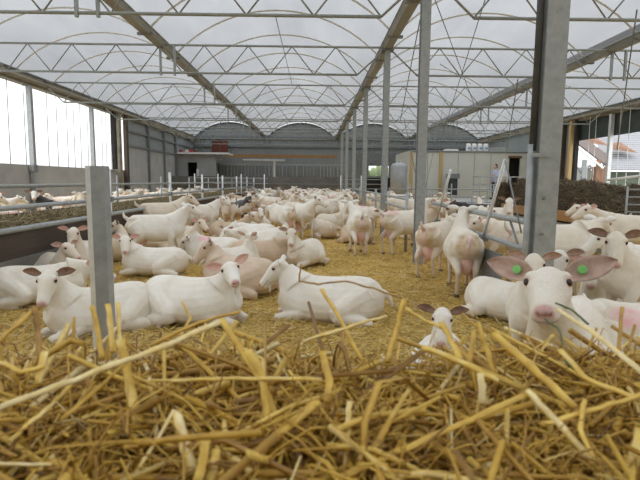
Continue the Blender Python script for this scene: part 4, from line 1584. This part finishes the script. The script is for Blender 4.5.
def scatter(n_max, xr, yr, md, seed, group, label, pst=.6, extra=None):
    rr = random.Random(seed)
    cnt = 0
    for _ in range(n_max * 150):
        if cnt >= n_max:
            break
        x, y = rr.uniform(*xr), yr[0] + (yr[1] - yr[0]) * rr.random() ** .9
        if extra and not extra(x, y):
            continue
        an = rr.uniform(0, 2 * PI)
        sg = seg(x, y, an)
        if any(abs(q[2][1] - y) < 1.6 and abs(q[2][0] - x) < 1.6 and min((a - c) ** 2 + (b_ - d) ** 2 for a, b_ in sg for c, d in q) < md * md for q in placed):
            continue
        if any((a - c) ** 2 + (b_ - d) ** 2 < .32 ** 2 for a, b_ in sg for c, d in cols_xy):
            continue
        if any(not (xr[0] - .25 < a < xr[1] + .3) for a, b_ in sg):
            continue
        placed.append(sg)
        pose = 'stand' if rr.random() < pst else 'lie'
        k = rr.choice([i for i, l in enumerate(lib) if l[0] == pose])
        c = rr.choices(['coat_white', 'coat_cream', 'coat_tan'], [.62, .32, .06])[0]
        lb = label.replace('white or cream', 'tan') if c == 'coat_tan' else label
        put(lib[k][1], x, y, an, lb, c, ('tan ' + group) if c == 'coat_tan' else group, rr.uniform(.92, 1.08))
        cnt += 1
    return cnt


def gap(x, y):
    u = 313 + 500 * x / y
    v = 181 + 650 / y
    if 258 < u < 285 and 205 < v < 222:
        return False
    if 290 < u < 420 and v > 243:
        return False
    if 365 < u < 400 and v > 232:
        return False
    if y < 10.3 and u < 190:
        return False
    return True


c1 = scatter(44, (-2.8, 1.35), (9.0, 14), .40, 1, 'front rows of the central herd', 'white or cream goat crowded in the front rows of the central pen herd', .5, gap)
c2 = scatter(120, (-2.9, 1.4), (14, 30.6), .42, 2, 'rear rows of the central herd', 'small white or cream goat in the dense rear rows of the central pen herd', .62)
c3 = scatter(60, (-8.2, -5.4), (8.5, 29), .5, 3, 'goats of the far left pen', 'white or cream goat in the far left pen beyond the feed trough', .6)
c4 = scatter(52, (2.1, 4.9), (7.8, 22), .45, 4, 'goats of the right pen', 'white or cream goat in the right pen between column row and feed alley', .6, lambda x, y: abs(y - 16.8) > .7)
print('GOATS', GN[0], c1, c2, c3, c4)

# ================================================================== STRAW BALE in front
BX, BY0, BY1, BZ = 1.5, -.35, .46, 1.132


def bz(x, y):
    e = max(0, (y - .36) / .12)
    return BZ - .028 * e * e + .016 * noise.noise(Vector((x * 7, y * 9, 1))) + .008 * noise.noise(Vector((x * 25, y * 25, 3)))


mb = MB()
nx, ny = 120, 46
vs = []
for j in range(ny + 1):
    for i in range(nx + 1):
        x = -BX + 2 * BX * i / nx
        y = BY0 + (BY1 + .03 - BY0) * j / ny
        vs.append((x, y, bz(x, y) - .025))
nb = len(vs)
fs = [(j * (nx + 1) + i, j * (nx + 1) + i + 1, (j + 1) * (nx + 1) + i + 1, (j + 1) * (nx + 1) + i) for j in range(ny) for i in range(nx)]
low = [(-BX, BY0, 0), (BX, BY0, 0), (BX, BY1 + .03, 0), (-BX, BY1 + .03, 0)]
vs += low
fs += [tuple([nb, nb + 1] + [i for i in range(nx, -1, -1)]), tuple([nb + 2, nb + 3] + [ny * (nx + 1) + i for i in range(0, nx + 1)]),
       tuple([nb + 3, nb] + [j * (nx + 1) for j in range(ny + 1)]), tuple([nb + 1, nb + 2] + [j * (nx + 1) + nx for j in range(ny, -1, -1)]), (nb + 3, nb + 2, nb + 1, nb)]
mb.add(vs, fs)
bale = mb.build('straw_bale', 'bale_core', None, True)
tag(bale, 'large heaped bale of loose golden straw filling the foreground', 'straw bale', kind='stuff')


def layer(n, xr, yr, dz0, dz1, tilt, L, Rw, flat, bend, tm, ts, segs=2, sides=4):
    X_ = RNG.uniform(xr[0], xr[1], n)
    Y_ = RNG.uniform(yr[0], yr[1], n)
    Z_ = np.array([bz(a, b_) for a, b_ in zip(X_, Y_)]) + RNG.uniform(dz0, dz1, n)
    w = RNG.uniform(Rw[0], Rw[1], n)
    return strands(np.stack([X_, Y_, Z_], 1), rdir(n, tilt), RNG.uniform(L[0], L[1], n), w, w * RNG.uniform(flat[0], flat[1], n),
                   RNG.normal(0, bend, (n, 3)), np.clip(RNG.normal(tm, ts, n), 0, 1), sides, segs)


W_ = (-.62, .62)
ly = [layer(5200, W_, (.12, .47), -.035, .0, .35, (.04, .14), (.0007, .0016), (.3, 1), .008, .46, .22, 2),
      layer(2300, W_, (.12, .47), -.025, .008, .26, (.05, .18), (.0010, .0024), (.25, 1), .008, .5, .22, 3),
      layer(13000, W_, (.12, .48), -.02, .012, .6, (.02, .08), (.0003, .0008), (.5, 1), .012, .42, .2, 4),
      layer(450, W_, (.12, .47), -.015, .010, .35, (.04, .13), (.0018, .0034), (.06, .15), .02, .5, .25, 4),
      layer(750, W_, (.12, .46), -.012, .010, .22, (.08, .2), (.0015, .0026), (.3, .8), .010, .55, .22, 3),
      layer(220, W_, (.3, .47), -.02, .004, .6, (.05, .12), (.0010, .002), (.3, 1), .006, .55, .22, 3),
      layer(1500, (-1.45, 1.45), (-.3, .47), -.03, .01, .3, (.1, .25), (.002, .0035), (.3, 1), .006, .5, .2, 2)]
P_ = []
so = strand_obj('loose_straw', ly, 'straw_near')
# face of the bale towards the goats
so.parent = bale
so['kind'] = 'stuff'
n = 2500
Xf = RNG.uniform(-1.4, 1.4, n)
Zf = RNG.uniform(.05, 1.12, n)
P = np.stack([Xf, np.full(n, BY1 + .035), Zf], 1)
so = strand_obj('side_straw', [strands(P, rdir(n, .3), RNG.uniform(.08, .25, n), RNG.uniform(.002, .0035, n), RNG.uniform(.001, .003, n), RNG.normal(0, .006, (n, 3)), RNG.random(n), 4, 1)], 'straw_near')
so.parent = bale
so['kind'] = 'stuff'


def stalk(pts, wpx, tone, label, flat=.6, matn='straw_near', nm='straw_stalk', nodes=False):
    """pts: (u, v, distance); wpx: width in pixels at the first point"""
    Q = [at(*p) for p in pts]
    # resample with slight irregularity
    V = []
    for a, b_ in zip(Q[:-1], Q[1:]):
        for t in (0, .2, .4, .6, .8):
            V.append(a.lerp(b_, t) + Vector((random.uniform(-1, 1), random.uniform(-1, 1), random.uniform(-1, 1))) * .0005)
    V.append(Q[-1])
    r = wpx / 2 * pts[0][2] / F
    rs = [r * random.uniform(.74, .98) for _ in V]
    mb = MB().tube(V, rs, 10, flat)
    o = mb.build(nm, matn, None, True, base=V[0])
    a = o.data.attributes.new('tone', 'FLOAT', 'POINT')
    sd_ = [random.uniform(-.13, .13) for _ in range(10)]
    nr = len(o.data.vertices) // 10
    rg = [random.uniform(-.09, .09) for _ in range(nr + 1)]
    a.data.foreach_set('value', [min(1, max(0, tone + sd_[i % 10] + rg[i // 10])) for i in range(len(o.data.vertices))])
    tag(o, label, 'straw', 'large straw stalks on top of the bale')
    return o


ST = [
    ([(-8, 411, .27), (95, 372, .30), (166, 345, .33), (222, 321, .36)], 12, .86, 'long pale stalk slanting up from the left edge to the middle left of the straw'),
    ([(221, 319, .36), (262, 383, .33), (304, 482, .27)], 9, .62, 'stalk bending down from the tip of the long left stalk to the bottom edge'),
    ([(336, 480, .24), (430, 438, .27), (528, 394, .30)], 12, .66, 'thick golden stalk slanting up to the right across the lower middle'),
    ([(527, 391, .30), (560, 425, .28), (612, 484, .25)], 11, .88, 'shiny pale stalk running down to the bottom right from the thick golden one'),
    ([(197, 484, .23), (207, 438, .25)], 12, .68, 'short cut stalk end poking up at the bottom, left of its twin'),
    ([(211, 484, .235), (216, 450, .25)], 12, .78, 'shorter cut stalk end at the bottom, right of its twin'),
    ([(246, 466, .25), (280, 432, .27), (318, 402, .29)], 14, .6, 'stout golden stalk with a pale cut end in the lower centre'),
    ([(176, 412, .28), (193, 475, .25)], 13, .93, 'wide pale flat blade pointing down in the lower left centre'),
    ([(134, 478, .25), (174, 410, .28)], 6, .9, 'thin pale stalk slanting up to the wide flat blade'),
    ([(-8, 463, .24), (58, 465, .25)], 6, .95, 'thin whitish stalk lying level at the bottom left corner'),
    ([(121, 340, .34), (128, 375, .33), (138, 424, .3)], 11, .72, 'broad golden stalk hanging down left of the long stalk end'),
    ([(92, 306, .40), (98, 330, .39), (102, 358, .37)], 6, .6, 'upright golden stalk in front of the short post, left one'),
    ([(108, 304, .40), (113, 352, .37)], 6.5, .8, 'upright golden stalk in front of the short post, middle one'),
    ([(118, 303, .41), (121, 350, .38)], 5, .72, 'upright golden stalk in front of the short post, right one'),
    ([(34, 306, .36), (38, 330, .35), (40, 360, .33)], 7, .3, 'upright brown stalk near the left edge'),
    ([(-6, 346, .33), (14, 327, .34), (32, 311, .36)], 8, .55, 'short golden stalk rising from the left edge'),
    ([(74, 317, .42), (73, 350, .4)], 4, .45, 'small thin brown upright stalk left of the short post'),
    ([(-6, 360, .31), (20, 372, .31), (44, 366, .32)], 8, .7, 'curved golden blade at the left edge'),
    ([(45, 352, .33), (38, 384, .31)], 8, .78, 'short pale golden blade pointing down near the left edge'),
    ([(150, 381, .32), (236, 378, .32), (322, 380, .31)], 7, .84, 'long straight pale stalk lying level across the middle left'),
    ([(494, 334, .36), (530, 366, .33), (575, 408, .3)], 12, .66, 'wide tan stalk slanting down in the right half'),
    ([(558, 309, .44), (600, 338, .38), (644, 374, .33)], 6.5, 1.0, 'white stalk slanting down from the nose of the nearest goat to the right edge'),
    ([(622, 308, .42), (619, 358, .38)], 4.5, .25, 'thin brown upright stalk near the right edge'),
    ([(481, 374, .31), (483, 404, .3)], 9, 1.0, 'short white flat piece hanging in the right half'),
    ([(422, 347, .34), (462, 362, .33), (498, 381, .32)], 11, .72, 'stout pale golden stalk sloping down right of centre'),
    ([(405, 308, .42), (424, 320, .41), (442, 328, .40)], 6, .7, 'golden stalk sloping toward the small head behind the straw'),
    ([(441, 322, .39), (450, 338, .38), (462, 362, .36)], 8, .68, 'tan stalk hanging down before the small head'),
    ([(478, 322, .38), (486, 348, .37), (496, 374, .35)], 8, .6, 'upright golden stalk sloping right of the small head'),
    ([(474, 330, .39), (469, 366, .36)], 6, .5, 'short golden upright stalk under the small head, right side'),
    ([(304, 341, .38), (345, 328, .39), (386, 316, .41)], 6, .78, 'golden stalk sloping up to the right under the central resting goat'),
    ([(322, 289, .46), (338, 316, .42), (362, 360, .37)], 5, .62, 'thin tan stalk crossing in front of the central resting goat'),
    ([(301, 264, .5), (299, 281, .5), (318, 284, .5), (346, 281, .5), (372, 288, .5), (402, 298, .5)], 3.5, .28, 'thin brown bent blade arching over the back of the central goat'),
    ([(404, 300, .41), (397, 330, .4), (387, 362, .37)], 7, .5, 'golden upright stalk left of the small head'),
    ([(640, 430, .28), (628, 488, .25)], 13, .86, 'pale stalk at the bottom right edge'),
    ([(540, 425, .28), (600, 408, .29), (650, 392, .3)], 9, .62, 'golden stalk sloping up to the right edge'),
    ([(384, 488, .23), (372, 450, .26), (398, 408, .28)], 9, .55, 'bent golden stalk in the lower centre right'),
    ([(330, 432, .27), (372, 416, .28), (425, 410, .29)], 12, .58, 'thick golden blade lying in the lower centre'),
    ([(341, 480, .25), (346, 440, .27), (350, 402, .29)], 9, .9, 'pale flat upright piece in the lower centre'),
    ([(248, 350, .33), (262, 374, .32), (268, 420, .3)], 10, .66, 'broad golden blade hanging down left of centre'),
    ([(322, 352, .35), (330, 380, .33), (326, 402, .31)], 9, .55, 'short dark golden blade in the centre'),
    ([(60, 420, .28), (92, 394, .3), (128, 360, .32)], 6, .55, 'thin golden stalk leaning across the left half'),
    ([(10, 440, .26), (46, 410, .28), (70, 385, .3)], 7, .75, 'pale golden stalk leaning up at the lower left'),
    ([(560, 350, .36), (585, 378, .33), (640, 400, .3)], 8, .8, 'pale stalk sloping down on the right side'),
    ([(600, 470, .25), (580, 430, .27), (585, 400, .29)], 7, .7, 'leaning golden stalk at the lower right'),
    ([(182, 302, .48), (190, 318, .46), (178, 342, .42)], 3, .6, 'thin golden stalk tip before the chin-raised goat'),
    ([(150, 345, .37), (200, 322, .39), (240, 312, .4)], 7, .45, 'brownish bent blade lying just above the long left stalk'),
]
for s_ in ST:
    stalk(*s_)
stalk([(544, 318, .5), (560, 330, .46), (566, 362, .38), (588, 380, .34)], 2.2, .5, 'thin green stem curving down from the mouth of the nearest goat', 1, 'stem_green', 'green_stem')
stalk([(556, 303, .55), (572, 310, .5), (588, 324, .46)], 2.4, .5, 'thin green stem arching right of the nearest goat\'s muzzle', 1, 'stem_green', 'green_stem')

# ================================================================== LIGHT
w = bpy.data.worlds.new('overcast')
scene.world = w
w.use_nodes = True
nt = w.node_tree
bg = nt.nodes['Background']
tc = nt.nodes.new('ShaderNodeTexCoord')
sep = nt.nodes.new('ShaderNodeSeparateXYZ')
nt.links.new(tc.outputs['Generated'], sep.inputs[0])
n = nt.nodes.new('ShaderNodeTexNoise')
n.inputs['Scale'].default_value = 2.0
nt.links.new(tc.outputs['Generated'], n.inputs['Vector'])
rp = nt.nodes.new('ShaderNodeMapRange')
rp.inputs['From Min'].default_value = 0
rp.inputs['From Max'].default_value = .9
rp.inputs['To Min'].default_value = 2.3
rp.inputs['To Max'].default_value = 11.5
nt.links.new(sep.outputs['Z'], rp.inputs[0])
bg.inputs['Color'].default_value = (.965, .985, 1.0, 1)
nt.links.new(rp.outputs[0], bg.inputs['Strength'])

sd = bpy.data.lights.new('sun', 'SUN')
sd.energy = 1.8
sd.angle = R(40)
sd.color = (1, .98, .95)
so = bpy.data.objects.new('sun', sd)
COL.objects.link(so)
so.rotation_euler = (R(-20), R(15), 0)

scene.view_settings.view_transform = 'Standard'
scene.view_settings.look = 'None'
scene.view_settings.gamma = 1
scene.view_settings.exposure = -1.0
scene.cycles.use_denoising = True
scene.cycles.max_bounces = 8
scene.cycles.diffuse_bounces = 4
scene.cycles.transparent_max_bounces = 12
